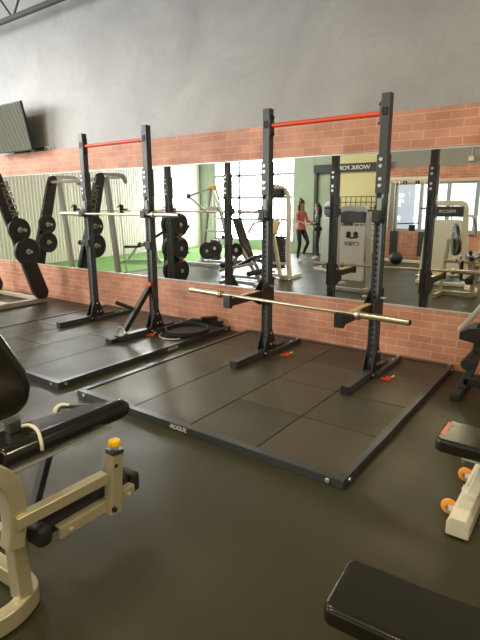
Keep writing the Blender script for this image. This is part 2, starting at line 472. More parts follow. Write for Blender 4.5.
# back wall: window bay, green wall with door, yellow room wall, glazed partition over low brick
WY = YB - 0.05
bw = MB()
bw.box(((XL - 10.8) / 2, WY, 1.65), (abs(XL + 10.8), 0.1, 3.3)); bw.box((-9.1, WY, 0.15), (3.4, 0.1, 0.3))
struct(bw.build('wall_back', M['greenwall']))
struct(quick_box('wall_back_upper', ((XL + XR) / 2, WY, (3.3 + ZC) / 2), (XR - XL, 0.1, ZC - 3.3), M['greywall']))
struct(quick_box('wall_back_green', ((-7.4 - 6.68) / 2, WY, 1.65), (0.72, 0.1, 3.3), M['greenwall']))
window(1, -10.8, -7.4, 0.3, 3.3, 3, 4, WY, M['mullion'])
window(2, -6.7, -2.1, 3.2, 4.5, 3, 1, XL - .05, M['mullion'], 'y')
# door to the hall
dr = MB(); dr.box((-6.62, WY, 1.3), (0.10, 0.14, 2.6)); dr.box((-5.88, WY, 1.3), (0.10, 0.14, 2.6)); dr.box((-6.25, WY, 2.62), (0.84, 0.14, 0.12))
d_o = struct(dr.build('door_1', M['darkframe']))
MB().box((-6.25, WY - .02, 1.28), (0.62, 0.04, 2.54)).build('door_leaf', M['greenwall'], d_o, world=False)
MB().cyl((-6.0, WY + .02, 1.0), (-6.0, WY + .08, 1.0), .02).cyl((-6.0, WY + .07, 1.0), (-6.12, WY + .07, 1.0), .01).build('door_handle', M['bolt'], d_o, world=False)
struct(quick_box('wall_back_over_door', (-6.25, WY, 2.99), (0.84, 0.1, 0.62), M['greenwall']))
struct(quick_box('wall_back_yellow', (-5.05, WY, 1.65), (1.56, 0.1, 3.3), M['yellowwall']))
pb = MB(); pb.box((-0.035, WY, 0.4), (8.47, 0.1, 0.8)); pb.box((-0.035, WY, 2.40), (8.47, 0.12, 0.34))
struct(pb.build('wall_back_brick', M['brick']))
struct(quick_box('trim_6', (-0.035, WY + .02, 2.20), (8.47, 0.12, 0.09), M['pinkbeam']))
struct(quick_box('wall_back_grey', (-0.035, WY, 2.935), (8.47, 0.1, 0.73), M['greywall']))
window(3, -4.02, 1.1, 0.8, 2.16, 7, 1, WY, M['mullion'])
pw = MB(); pw.box((-4.15, WY, 1.48), (0.26, 0.1, 1.36)); pw.box((2.65, WY, 1.48), (3.1, 0.1, 1.36))
struct(pw.build('wall_back_piers', M['greywall']))
# header sign WORK FOR ... over the yellow wall, readable inside the gym
sg = thing('wall_sign', 'long black sign lettered WORK FOR over the yellow wall, in the mirror', 'sign', (-5.05, YB + .05, 2.62))
MB().box((-5.45, YB + .075, 2.64), (2.42, 0.07, 0.24), bev=.004).build('sign_board', M['signface'], sg)
text('lettering', 'WORK FOR', 0.165, (-5.30, YB + .113, 2.63), (-1, 0, 0), (0, 0, 1), M['letter'], sg, 0.004, 0.004, 1.15)
# turf and its edge
tag(quick_box('artificial_turf', ((XL - 8.2) / 2, -4.8, 0.006), (abs(XL + 8.2), 9.5, 0.012), M['turf']), 'strip of green artificial turf along the corrugated wall', 'turf')

# roof steel along the mirror wall
for k, yy in enumerate((-0.35, -2.1, -3.9, -5.7, -7.5)):
    j = MB(); z0, z1 = 4.36, 4.98
    j.beam((XL + .1, yy - .03, z0), (XR - .1, yy - .03, z0), 0.02, 0.06, bev=0); j.beam((XL + .1, yy + .03, z0), (XR - .1, yy + .03, z0), 0.05, 0.02, bev=0)
    j.beam((XL + .1, yy, z1), (XR - .1, yy, z1), 0.1, 0.05, bev=0)
    n = 26; dx = (XR - XL - .4) / n
    for i in range(n):
        a = XL + .2 + i * dx; zz = (z0, z1) if i % 2 == 0 else (z1, z0)
        j.tube([(a, yy, zz[0]), (a + dx, yy, zz[1])], 0.016, 8)
    tag(j.build('roof_joist', M['truss']), 'open-web steel roof joist ' + ['running just off the mirror wall', 'second from the mirror wall', 'third from the mirror wall', 'fourth from the mirror wall', 'nearest the window wall'][k], 'joist', 'roof joists under the ceiling')
for i in range(9):
    x = XL + 1 + i * 1.7
    struct(quick_box('trim_%d' % (10 + i), (x, YB / 2, 5.43), (0.12, -YB - .1, 0.34), M['truss']))
# ceiling lamps
lamp0 = None
names = ['left one toward the window wall', 'middle one toward the window wall', 'right one toward the window wall', 'left one nearer the mirror wall', 'right one nearer the mirror wall', 'central one above the platforms', 'one above the right-hand benches']
for k, (x, y) in enumerate(CEIL_LAMPS):
    t = thing('ceiling_light', 'long lit ceiling light, ' + names[k], 'ceiling light', (x, y, 4.3), 0, 'long ceiling lights')
    MB().box((x, y, 4.32), (1.3, 0.16, 0.08), bev=.01).build('housing', M['white'], t)
    MB().box((x, y, 4.272), (1.24, 0.12, 0.02), bev=.006).build('diffuser', M['lampglow'], t)
    MB().tube([(x - .5, y, 4.36), (x - .5, y, 5.30)], .006, 6).tube([(x + .5, y, 4.36), (x + .5, y, 5.30)], .006, 6).build('hanger', M['truss'], t)
    area('lamp_light', (x, y, 4.255), (x, y, 0), 1.2, 0.12, LAMP_POWER, LAMP_COL)

# ------------------------------------------------------------ wall television with glossy screen
tv = thing('wall_television', 'flat television tilted out above the brick band at top left, screen reflecting ribbed wall', 'television', (-7.3, -0.3, 2.5))
tp, bt_ = V((-7.3, -0.335, 3.21)), V((-7.3, -0.20, 2.49))
Zt = V((0, tp.y - bt_.y, tp.z - bt_.z)).normalized(); Xt = V((1, 0, 0)); Yt = Zt.cross(Xt)
cen = V((-7.30, -0.27, 2.85))
MB().box(cen, (1.36, 0.045, 0.74), (Xt, Yt, Zt), bev=.008).build('casing', M['black'], tv)
MB().box(cen - Yt * 0.0245, (1.33, 0.003, 0.71), (Xt, Yt, Zt)).build('screen', M['screen'], tv)
MB().beam(cen, (cen.x, 0.0, 2.80), .12, .12).box((cen.x, 0.0, 2.8), (0.4, 0.05, 0.3), bev=.004).build('wall_bracket', M['black'], tv)
# small cable things on the ledge
cb = thing('cable_box', 'small black box with loose cables on the ledge of the brick band under the television', 'cable box', (-6.9, 0.005, BT))
MB().box((-6.75, 0.0, BT + .03), (0.26, .045, .055), bev=.006).build('box', M['black'], cb)
MB().box((-7.3, 0.0, BT + .02), (0.4, .04, .035), bev=.004).build('box', M['black'], cb)
MB().tube(smooth([(-6.62, 0, BT + .02), (-6.55, -.01, BT + .06), (-6.48, 0, BT + .03), (-6.42, -.01, BT + .06), (-6.36, 0, BT + .012)], 6), .008, 8).build('cable', M['letter'], cb)


# ------------------------------------------------------------ lifting platforms
def platform(cx, label, bolts=True):
    x0, x1, y0, y1, h = cx - 1.25, cx + 1.25, -2.62, -0.035, 0.06
    t = thing('lifting_platform', label, 'platform', (cx, (y0 + y1) / 2, 0), 0, 'lifting platforms on the gym floor')
    wd = 0.055

    def rail(a, b, n='rail'):
        return MB().beam(a, b, wd, h, bev=.004).build(n, M['steelrail'], t)
    fr = rail((x0, y0 + wd / 2, h / 2), (x1, y0 + wd / 2, h / 2)); rail((x0, y1 - wd / 2, h / 2), (x1, y1 - wd / 2, h / 2))
    rail((x0 + wd / 2, y0 + wd, h / 2), (x0 + wd / 2, y1 - wd, h / 2)); rr = rail((x1 - wd / 2, y0 + wd, h / 2), (x1 - wd / 2, y1 - wd, h / 2))
    n = 4; ix0, ix1, iy0, iy1 = x0 + wd, x1 - wd, y0 + wd, y1 - wd
    sx, sy = (ix1 - ix0) / n, (iy1 - iy0) / n
    g = 0.007
    for i in range(n):
        cuts = {0: (0, 3, 4), 1: (0, 3, 4), 2: (0, 1, 2, 3, 4), 3: (0, 1, 2, 3, 4)}[i] if cx > -3 else {0: (0, 2, 4), 1: (0, 1, 3, 4), 2: (0, 2, 4), 3: (0, 3, 4)}[i]
        for a, b in zip(cuts, cuts[1:]):
            mb = MB()
            mb.box((ix0 + (i + .5) * sx, iy0 + (a + b) / 2 * sy, 0.0245), (sx - g, (b - a) * sy - g, 0.049), bev=.003)
            mb.build('rubber_mat', M['mat2'] if random.random() < 0.38 else M['mat'], t)
    MB().box(((ix0 + ix1) / 2, (iy0 + iy1) / 2, .004), (ix1 - ix0, iy1 - iy0, .008)).build('underlay', M['hole'], t)
    for x, y, dx, dy in ((x0 + .10, y0, 0, -1), (x1 - .10, y0, 0, -1), (x1, y0 + .08, 1, 0), (x1, y1 - .10, 1, 0), (x0, y0 + .08, -1, 0), (x0, y1 - .1, -1, 0)):
        MB().cyl((x, y, .034), (x + dx * .012, y + dy * .012, .034), .015, 10).build('bolt', M['bolt'], t)
    for x in (x0 + .05, x1 - .03):
        MB().cyl((x, y1 - .03, h), (x, y1 - .03, h + .012), .015, 10).build('bolt', M['bolt'], t)
    return t


PA = platform(-1.25, 'black steel-edged rubber lifting platform at the centre, nearest the camera')
PB = platform(-4.03, 'black steel-edged rubber lifting platform at the left, farther from the camera')
text('lettering', '-ROGUE', 0.046, (-1.31, -2.6215, .031), (1, 0, 0), (0, 0, 1), M['letter'], PA, .002, .0012, 1.0)
text('lettering', '-ROGUE', 0.045, (-2.86, -1.15, 0.031), (0, 1, 0), (0, 0, 1), M['letter'], PB, .002, .001, 1.0).location = (0.0815 + 0.02, 0, 0)


# ------------------------------------------------------------ squat stands
def drilled_post():
    """lower upright, drilled front to back and side to side"""
    w_ = .086; z0, z1 = .125, 2.02
    a = MB().box((0, 0, (z0 + z1) / 2), (w_, w_, z1 - z0), bev=.006).build('upright_src', M['slate'])
    c = MB(); z = z0 + .12; k = 0
    while z < z1 - .28:
        c.cyl((0, -.1, z), (0, .1, z), .0085, 10)
        z += .05
    z = z0 + .145
    while z < z1 - .28:
        c.cyl((-.1, 0, z), (.1, 0, z), .0085, 10); z += .05
    cu = c.build('cut', M['hole'])
    md = a.modifiers.new('b', 'BOOLEAN'); md.object = cu; md.operation = 'DIFFERENCE'; md.solver = 'EXACT'
    bpy.context.view_layer.update(); dg = bpy.context.evaluated_depsgraph_get()
    me = bpy.data.meshes.new_from_object(a.evaluated_get(dg))
    bpy.data.objects.remove(a); bpy.data.objects.remove(cu)
    return me


post_me = drilled_post()


def letter_mark(mb, x, y, z, s, ax):
    """square brand cut-out with a curled mark inside"""
    if ax == 'y':
        mb.box((x, y, z), (s, .002, s * 1.25), mi=0)
    else:
        mb.box((x, y, z), (.002, s, s * 1.25), mi=0)


def squat_stand(label, loc):
    t = thing('squat_stand', label, 'squat stand', loc, 0, 'squat stands on the platforms')
    H = 2.515
    for s in (-1, 1):
        x = s * .588
        o = bpy.data.objects.new('upright', post_me.copy()); col.objects.link(o); o.parent = t
        o.data.transform(Matrix.Translation((x, 0, 0))); o.data.materials.clear(); o.data.materials.append(M['slate'])
        MB().box((x, 0, (1.985 + H) / 2), (.078, .078, H - 1.985), bev=.005).box((x, -.002, 1.87), (.094, .096, .32), bev=.004).build('extension', M['slate'], t, world=False)
        for z in (1.99, 1.935, 1.83, 1.775):
            b = MB().cyl((x - .008, -.049, z), (x - .008, -.059, z), .016, 12)
            b.cyl((x - .008, .045, z), (x - .008, .057, z), .016, 12); b.build('bolt', M['bolt'], t, world=False)
        # emblem window in the front face
        e = MB(); e.box((x, -.0395, 2.37), (.048, .002, .066), mi=0)
        em = e.build('emblem', M['hole'], t, world=False)
        text('mark', 'S', .056, (x + loc[0], loc[1] - .0412, 2.37), (1, 0, 0), (0, 0, 1), M['slate'], t, .001).parent = em
        # label plate
        MB().box((x + .0, -.0535, 1.62), (.04, .002, .10)).build('sticker', M['label'], t, world=False)
        # end flange of the crossbar with its bolts
        f = MB().box((x - s * .042, 0, 2.36), (.012, .07, .19), bev=.003)
        for dz in (-.075, .0, .075): f.cyl((x - s * .046, 0, 2.36 + dz), (x - s * .068, 0, 2.36 + dz), .014, 8)
        f.build('flange', M['black'], t, world=False)
        # foot running front to back, gussets and bolts
        MB().box((x, -.145, .0875), (.076, .89, .072), bev=.006).build('foot', M['slate'], t, world=False)
        MB().box((x, -.595, .0875), (.080, .012, .076), bev=.003).box((x, .305, .0875), (.080, .012, .076), bev=.003).build('foot_cap', M['black'], t, world=False)
        MB().beam((x + .06, -.06, .075), (x + .06, .60, .075), .05, .05).build('rear_brace', M['slate'], t, world=False)
        g = MB()
        for q in (-1, 1): g.prism([(-.13, .06), (.13, .06), (.13, .10), (.035, .33), (-.035, .33), (-.13, .10)], (x + q * .043, 0, 0), (0, 1, 0), (0, 0, 1), .007)
        g.build('gusset', M['black'], t, world=False)
        for q in (-1, 1):
            for yy, zz in ((-.10, .09), (.0, .09), (.10, .09), (.0, .17), (.0, .29), (.06, .17)):
                MB().cyl((x + q * .046, yy, zz), (x + q * .060, yy, zz), .013, 10).build('bolt', M['bolt'], t, world=False)
        MB().cyl((x + .06, .42, .10), (x + .06, .42, .115), .014, 10).cyl((x + .06, .56, .10), (x + .06, .56, .115), .014, 10).build('bolt', M['bolt'], t, world=False)
        # J-cup
        j = MB(); zc = 1.505; 
        j.box((x, -.046, zc + .03), (.086, .012, .15), bev=.003)
        for q in (-1, 1): j.box((x + q * .045, -.012, zc + .03), (.008, .07, .15), bev=.002)
        j.box((x, -.085, zc - .025), (.07, .075, .022), bev=.003); j.box((x, -.122, zc + .01), (.07, .012, .085), bev=.003)
        j.cyl((x - .045, 0, zc + .06), (x - .12, 0, zc + .06), .009, 8)
        j.build('j_cup', M['black'], t, world=False)
    MB().cyl((-.55, 0, 2.36), (.55, 0, 2.36), .021, 18).build('crossbar', M['red'], t, world=False)
    return t


RA = squat_stand('tall squat stand with red crossbar and long spotter arms on the nearer platform', (-1.15, -.765, 0))
RB = squat_stand('tall squat stand with red crossbar and a black diagonal brace on the far left platform', (-4.005, -.775, 0))
# spotter arms on stand A, tips toward the room
for s, tip in ((-1, -1.44), (1, -1.53)):
    x = -1.15 + s * .588; y0 = -.765
    a = MB().beam((x, y0 - .03, .725), (x, tip, .725), .062, .07, bev=.005)
    a.prism([(y0 + .02, .63), (y0 - .26, .688), (y0 - .26, .70), (y0, .75), (y0 + .02, .75)], (x, 0, 0), (0, 1, 0), (0, 0, 1), .05, bev=.003)
    for q in (-1, 1): a.prism([(y0 + .06, .60), (y0 + .06, .88), (y0 - .02, .88), (y0 - .16, .77), (y0 - .20, .66), (y0 - .08, .60)], (x + q * .045, 0, 0), (0, 1, 0), (0, 0, 1), .008)
    a.box((x, tip, .735), (.08, .045, .12), bev=.006)
    sa = a.build('spotter_arm', M['black'], RA)
    MB().box((x, (y0 - .12 + tip) / 2, .764), (.05, abs(tip - y0) - .2, .008), bev=.002).build('tan_liner', M['tan'], sa)['label'] = 'tan plastic liner'
    k = MB().cyl((x + .05, y0 - .02, .80), (x + .10, y0 - .02, .80), .012, 8); k.cyl((x - .05, y0 - .02, .80), (x - .12, y0 - .02, .80), .010, 8)
    k.build('hitch_pin', M['bolt'], sa)
# collar-like band pegs on stand B
for s, zz in ((-1, 1.12), (1, 1.14)):
    x = -4.005 + s * .588
    MB().cyl((x - .05, -.83, zz), (x - .14, -.83, zz), .016, 10).lathe((x - .14, -.83, zz), (-1, 0, 0), [(0, 0), (.033, 0), (.033, .012), (0, .012)], 14).box((x, -.826, zz), (.084, .03, .09), bev=.004).build('band_peg', M['black'], RB)
# diagonal brace at the right post of stand B
xb = -3.417
d = MB().beam((xb - .06, -1.22, .15), (xb - .03, -.80, .63), .06, .06)
d.beam((xb - .06, -1.36, .085), (xb - .06, -.50, .085), .06, .06); d.box((xb - .06, -1.40, .075), (.11, .14, .05), bev=.004)
d.build('diagonal_brace', M['black'], RB)
MB().cyl((xb - .08, -1.03, .375), (xb - .22, -1.20, .475), .024, 12).build('side_handle', M['black'], RB)
MB().tube(round_corners([(xb - .12, -1.28, .10), (xb - .12, -1.28, .20), (xb - .05, -1.26, .21), (xb + .0, -1.26, .10)], .03), .008, 8).build('pull_pin', M['bolt'], RB)
kb = MB().lathe((xb + .005, -.82, .665), (0, -1, 0), [(0, 0), (.026, 0), (.03, .012), (.026, .03), (0, .034)], 12).build('red_knob', M['redpl'], RB); kb['label'] = 'red pull knob'


# ------------------------------------------------------------ barbells
def barbell(name, a, b, label):
    a = V(a); b = V(b); dv = (b - a).normalized(); L = (b - a).length
    t = thing(name, label, 'barbell', (a + b) / 2, 0, 'barbells on the squat stands')
    MB().cyl(a + dv * .40, b - dv * .40, .0145, 16).build('shaft', M['chrome'], t)
    for p, q in ((a, dv), (b, -dv)):
        MB().lathe(p, q, [(0, 0), (.022, 0), (.025, .003), (.025, .39), (.040, .392), (.040, .412), (.034, .42), (.034, .432), (0, .434)], 22).build('sleeve', M['sleeve'], t)
        MB().lathe(p, -q, [(.006, -.001), (.022, -.001), (.020, .004), (.010, .002), (0, .002)], 16).build('end_cap', M['black'], t)
    return t


barbell('barbell', (-2.29, -1.345, .785), (-.02, -1.51, .785), 'bare steel barbell lying low across the spotter arms of the nearer stand')
barbell('barbell', (-5.06, -.862, 1.507), (-2.86, -.862, 1.507), 'bare steel barbell racked at chest height on the far left stand')

# ------------------------------------------------------------ loose items on the platforms
def clamp(label, x, y, z, rz):
    t = thing('barbell_clamp', label, 'clamp', (x, y, z), rz, 'red barbell clamps'); t.scale = (.72, .72, .72)
    MB().rtube(smooth([(-.035, -.02, .02), (0, -.035, .02), (.035, -.015, .02), (.035, .02, .02), (0, .035, .02), (-.03, .02, .02)], 4), .012, .036, c=.4).build('jaw', M['redpl'], t, world=False)
    MB().beam((-.035, -.02, .02), (-.10, -.03, .03), .016, .03, bev=.005).build('lever', M['redpl'], t, world=False)
    MB().beam((.03, .025, .02), (.085, .05, .045), .014, .022, bev=.004).build('latch', M['cream'], t, world=False)['label'] = 'cream latch'


clamp('small red clamp on the mat beside the left upright of the nearer stand', -1.52, -.70, .05, .7)
clamp('small red clamp on the mat in front of the right upright of the nearer stand', -.39, -.80, .05, .5)
clamp('small red clamp at the foot of the right upright of the far left stand', -3.30, -.95, .05, 1.1)
# dip belt: black belt lying as a shallow bowl with its chain
db = thing('dip_belt', 'black padded dip belt with a chain lying behind the left stand upright', 'weight belt', (-3.03, -.62, .06))
ring = [(-3.03 + .26 * math.cos(a), -.60 + .27 * math.sin(a), .096) for a in [i * 2 * PI / 28 for i in range(28)]]
MB().rtube(ring, .022, .055, closed=True, c=.5).build('belt', M['rubber'], db)
MB().prism([(.22 * math.cos(a), .26 * math.sin(a)) for a in [i * 2 * PI / 24 for i in range(24)]], (-3.03, -.60, .074), (1, 0, 0), (0, 1, 0), .012, bev=.003).build('back_pad', M['rubber'], db)
ch = MB(); cp = smooth([(-3.28, -.80, .062), (-3.20, -.92, .062), (-3.08, -.98, .062), (-2.96, -.95, .062), (-2.90, -.88, .062)], 7)
for i in range(len(cp) - 1):
    c = (cp[i] + cp[i + 1]) / 2; dd = (cp[i + 1] - cp[i]).normalized(); sd = V((-dd.y, dd.x, 0)) if i % 2 else V((0, 0, 1))
    ch.tube([c + dd * (.016 * math.cos(a)) + sd * (.008 * math.sin(a)) for a in [q * PI / 4 for q in range(8)]], .003, 6, closed=True, up=dd.cross(sd))
ch.build('chain', M['bolt'], db)['label'] = 'steel chain'
# dark frame pieces stored behind, on platform B
st = thing('landmine_frame', 'low black steel attachment frame lying by the brick wall on the far platform', 'attachment', (-2.95, -.3, .06))
mb = MB(); mb.beam((-3.30, -.22, .10), (-2.86, -.10, .10), .06, .06)
mb.beam((-3.12, -.22, .15), (-2.98, -.06, .15), .08, .04); mb.build('frame', M['black'], st)
mb = MB()
for p in ((-2.9, -.11, .13), (-3.2, -.18, .13)): mb.cyl(p, V(p) + V((0, 0, .012)), .013, 8)
mb.build('bolt', M['bolt'], st)


# ------------------------------------------------------------ plates
def plate(mb, c, ax, r=.225, th=.07, dished=True):
    ax = V(ax).normalized(); c = V(c) - ax * th / 2
    mb.lathe(c, ax, [(.026, 0), (.06, 0), (.065, .012 * (th / .07)), (r * .70, .012 * (th / .07)), (r * .75, 0), (r - .006, 0), (r, .006), (r, th - .006), (r - .006, th), (r * .75, th), (r * .70, th * .84), (.065, th * .84), (.06, th), (.026, th), (.026, 0)], 32)


def weight_plate(label, c, ax, r, th, group, mark=None, hubm=None):
    t = thing('weight_plate', label, 'weight plate', c, 0, group)
    mb = MB(); plate(mb, c, ax, r, th); mb.build('disc', M['rubber'], t)
    A = V(ax).normalized(); mb = MB(); mb.lathe(V(c) - A * (th / 2 + .001), A, [(.0255, 0), (.042, 0), (.042, th + .002), (.0255, th + .002), (.0255, 0)], 20)
    mb.build('hub', hubm or M['bolt'], t)
    if mark:
        o = V(c) + A * (th / 2 + .001)
        up_ = V((0, 0, 1)); rx = up_.cross(A)
        for sgn in (1, -1):
            text('lettering', mark, r * .20, o + up_ * (sgn * r * .84), rx * sgn, up_ * sgn, M['platetext'], t, .002, .001)
    return t


# ------------------------------------------------------------ smith machine at the far left
sm = thing('smith_machine', 'silver plate-storage weight machine with slanted black side shrouds at the far left edge', 'weight machine', (-7.2, -.9, 0))
def side_frame(X, front):
    # slanted black shroud, broad face toward +x
    path = [(-.30, .10), (-.36, .04), (-.50, .05), (-.58, .14), (-1.02, 1.78), (-1.10, 2.12), (-1.02, 2.20), (-.90, 2.16)]
    poly = [(-.27, .20), (-.30, .10), (-.38, .075), (-.48, .10), (-.55, .20), (-.98, 1.72), (-1.08, 2.08), (-1.06, 2.16), (-1.00, 2.19), (-.93, 2.16), (-.88, 2.08)]
    MB().prism(poly, (X, 0, 0), (0, 1, 0), (0, 0, 1), .09, bev=.02, seg=3).build('shroud', M['black'], sm)
    MB().rtube([(X - .09, -.42, .10), (X - .09, -.98, 2.10)], .05, .10, up=(1, 0, 0)).build('side_tube', M['silver'], sm)
    # near-vertical perforated upright and curved top tube
    MB().rtube([(X - .02, -1.32, .08), (X - .02, -1.15, 2.12)], .07, .11, up=(1, 0, 0)).build('upright', M['silver'], sm)
    h = MB()
    for i in range(9): z = .5 + i * .18; y = -1.32 + (z - .08) / 2.04 * .17; h.cyl((X + .015, y, z), (X + .034, y, z), .012, 8)
    h.build('catch_hole', M['hole'], sm)
    MB().tube([(X - .06, -1.55, .10), (X - .06, -1.42, 2.08)], .011, 8).build('guide_rod', M['sleeve'], sm)
    MB().rtube(round_corners([(X - .02, -.95, 2.0), (X - .02, -1.0, 2.16), (X - .02, -1.55, 2.16), (X - .02, -1.62, 2.02)], .1), .06, .07, up=(1, 0, 0)).build('top_tube', M['silver'], sm)
    MB().rtube([(X - .05, -.30, .05), (X - .05, -1.70, .05)], .09, .08).build('base_tube', M['silver'], sm)
    MB().box((X - .06, -1.50, 1.52), (.05, .08, .18), bev=.01).cyl((X - .06, -1.50, 1.52), (X + .10, -1.50, 1.52), .018, 10).beam((X - .06, -1.50, 1.62), (X - .06, -1.40, 1.56), .02, .02).build('bar_hook', M['black'], sm)
    MB().lathe((X - .06, -1.55, .14), (0, 0, 1), [(0, 0), (.035, 0), (.035, .08), (0, .08)], 12).build('bumper_stop', M['rubber'], sm)


side_frame(-6.5, True); side_frame(-7.95, False)
MB().rtube(round_corners([(-6.53, -1.62, 2.02), (-6.60, -1.68, 2.13), (-7.88, -1.68, 2.13), (-7.97, -1.62, 2.02)], .12), .055, .055, up=(0, 1, 0)).build('pull_up_bar', M['silver'], sm)
MB().cyl((-6.30, -1.50, 1.50), (-8.15, -1.50, 1.50), .014, 12).build('guided_bar', M['sleeve'], sm)
MB().rtube([(-6.5, -.40, .07), (-7.95, -.40, .07)], .08, .06).build('rear_tube', M['champagne'], sm)
MB().rtube([(-6.5, -1.0, .07), (-7.95, -1.0, .07)], .08, .06).build('cross_tube', M['champagne'], sm)
MB().rtube([(-6.55, -.95, 2.05), (-7.95, -.95, 2.05)], .07, .05).build('header_tube', M['silver'], sm)
zdir = V((0, -.27, 1)).normalized()
text('lettering', 'PRECOR', .185, V((-6.453, -.80, 1.70)), V((0, .27, -1)).normalized(), V((0, 1, .27)).normalized(), M['preclet'], sm, .002, .004, .80)
pegs = [(-.72, 1.24), (-.66, .90)]
for k, (y, z) in enumerate(pegs):
    MB().cyl((-6.46, y, z), (-6.22, y, z), .024, 14).build('storage_peg', M['sleeve'], sm)
weight_plate('upper black weight plate pegged on the slanted shroud at the far left', (-6.405, -.72, 1.24), (1, 0, 0), .185, .05, 'plates on the left weight machine')
weight_plate('lower, larger black weight plate pegged on the slanted shroud at the far left', (-6.335, -.66, .90), (1, 0, 0), .215, .06, 'plates on the left weight machine')
weight_plate('upper black plate on the far side of the left weight machine, in the mirror', (-7.86, -.72, 1.24), (1, 0, 0), .185, .05, 'plates on the left weight machine')
weight_plate('lower black plate on the far side of the left weight machine, in the mirror', (-7.79, -.66, .90), (1, 0, 0), .2, .05, 'plates on the left weight machine')
for y, z in pegs: MB().cyl((-7.9, y, z), (-7.7, y, z), .024, 14).build('storage_peg', M['sleeve'], sm)

# ------------------------------------------------------------ bumper plate tree (left of the camera's view, seen in the mirror)
pt = thing('plate_tree', 'black post with three storage pegs loaded with bumper plates, seen in the mirror', 'plate rack', (-6.25, -2.35, 0))
MB().box((-6.25, -2.35, .80), (.076, .076, 1.44), bev=.005).build('post', M['black'], pt)
MB().box((-6.25, -2.35, .04), (.55, .09, .075), bev=.005).box((-6.25, -2.35, .04), (.09, .6, .075), bev=.005).build('base', M['black'], pt)
for z, nm in ((1.21, 'top'), (.74, 'middle'), (.29, 'bottom')):
    MB().cyl((-6.22, -2.35, z), (-5.78, -2.35, z), .024, 14).build('peg', M['sleeve'], pt)
    for k, x in enumerate((-6.10, -5.98, -5.86)):
        weight_plate('%s black bumper plate on the %s peg of the plate tree, in the mirror' % (['innermost', 'middle', 'outermost'][k], nm),
                     (x, -2.35, z), (1, 0, 0), .225, .095, 'bumper plates on the plate tree', 'ECHO' if k == 2 else None)

# ------------------------------------------------------------ foreground leg machine (left)
lm = thing('leg_machine', 'champagne-framed leg machine with black pads and yellow knob in the left foreground', 'exercise machine', (-.65, -4.1, 0))
MB().rtube(smooth([(-1.30, -4.14, .05), (-1.05, -4.15, .05), (-.86, -4.14, .05), (-.80, -4.135, .05), (-.72, -4.15, .05), (-.69, -4.19, .05), (-.668, -4.26, .05), (-.672, -4.35, .05), (-.695, -4.48, .05), (-.75, -4.72, .05), (-.95, -4.92, .05)], 5), .062, .082).build('base_tube', M['champagne'], lm)
MB().rtube([(-.70, -4.20, .08), (-.695, -4.20, .62)], .075, .06, up=(0, 1, 0)).build('upright', M['champagne'], lm)
MB().rtube(smooth([(-.66, -4.60, .68), (-.645, -4.45, .725), (-.63, -4.32, .72), (-.625, -4.25, .665), (-.625, -4.225, .58), (-.625, -4.228, .48), (-.625, -4.25, .38)], 6), .068, .066, up=(1, 0, 0)).build('swing_arm', M['champagne'], lm)
MB().rtube([(-.60, -4.24, .482), (-.585, -3.84, .482)], .046, .052).build('cross_beam', M['champagne'], lm)
MB().rtube([(-.58, -3.81, .30), (-.58, -3.78, .58)], .056, .06, up=(0, 1, 0)).build('end_post', M['champagne'], lm)
MB().rtube([(-.58, -3.78, .574), (-.58, -3.777, .594)], .060, .064, up=(0, 1, 0)).build('post_cap', M['slate'], lm)
mb = MB().lathe((-.58, -3.777, .594), (0, 0, 1), [(0, 0), (.017, 0), (.017, .016), (0, .018)], 14); mb.build('knob_stem', M['white'], lm)
MB().lathe((-.58, -3.777, .608), (0, 0, 1), [(0, 0), (.020, 0), (.028, .005), (.029, .016), (.024, .026), (0, .029)], 20).build('pull_knob', M['yellow'], lm)['label'] = 'yellow pull knob'
MB().cyl((-.55, -3.83, .335), (-.535, -3.83, .335), .012, 10).cyl((-.55, -3.80, .53), (-.545, -3.80, .53), .009, 8).build('bolt', M['black'], lm)
# ankle roller behind the post with its steel bracket
mb = MB(); mb.lathe((-.68, -4.13, .36), (0, 1, 0), [(0, 0), (.045, 0), (.055, .012), (.055, .46), (.045, .475), (0, .475)], 24); mb.build('ankle_roller', M['rubber'], lm)
MB().box((-.65, -4.125, .35), (.11, .075, .10), bev=.034, seg=4).box((-.65, -3.65, .36), (.11, .05, .10), bev=.02, seg=3).build('roller_end', M['rubber'], lm)
MB().box((-.595, -3.87, .335), (.016, .40, .05), bev=.004).box((-.625, -3.87, .358), (.07, .40, .008), bev=.002).build('roller_bracket', M['champagne'], lm)
MB().cyl((-.588, -4.02, .33), (-.575, -4.02, .33), .010, 8).cyl((-.588, -3.71, .33), (-.575, -3.71, .33), .010, 8).build('bolt', M['bolt'], lm)
# thigh pad, tapering away from the camera, with rounded glossy edge
padpoly = [(-.65, -4.27), (-.65, -3.72), (-.67, -3.68), (-.72, -3.69), (-.77, -3.78), (-.81, -3.95), (-.82, -4.05), (-.82, -4.27)]
MB().prism(padpoly, (0, 0, .730), (1, 0, 0), (0, 1, 0), .06, bev=.022, seg=4).build('thigh_pad', M['vinyl'], lm)
MB().lathe((-.655, -4.24, .726), (0, 1, 0), [(0, 0), (.038, .002), (.045, .012), (.045, .56), (.042, .582), (.030, .600), (0, .608)], 30).build('pad_roll', M['rollvinyl'], lm)
MB().box((-.63, -3.99, .674), (.030, .46, .010), bev=.003).build('pad_edge_strip', M['silver'], lm)
MB().rtube([(-.84, -3.90, .66), (-.86, -4.02, .32), (-.70, -4.20, .28)], .05, .03, up=(0, 1, 0)).build('rear_leg', M['slate'], lm)
MB().box((-.765, -4.12, .785), (.045, .05, .05), bev=.005).build('lock_block', M['slate'], lm)
MB().tube(smooth([(-.73, -4.10, .785), (-.69, -4.09, .795), (-.64, -4.09, .785), (-.605, -4.10, .745), (-.605, -4.10, .72)], 6), .007, 10).build('strap', M['cream'], lm)['label'] = 'cream strap'
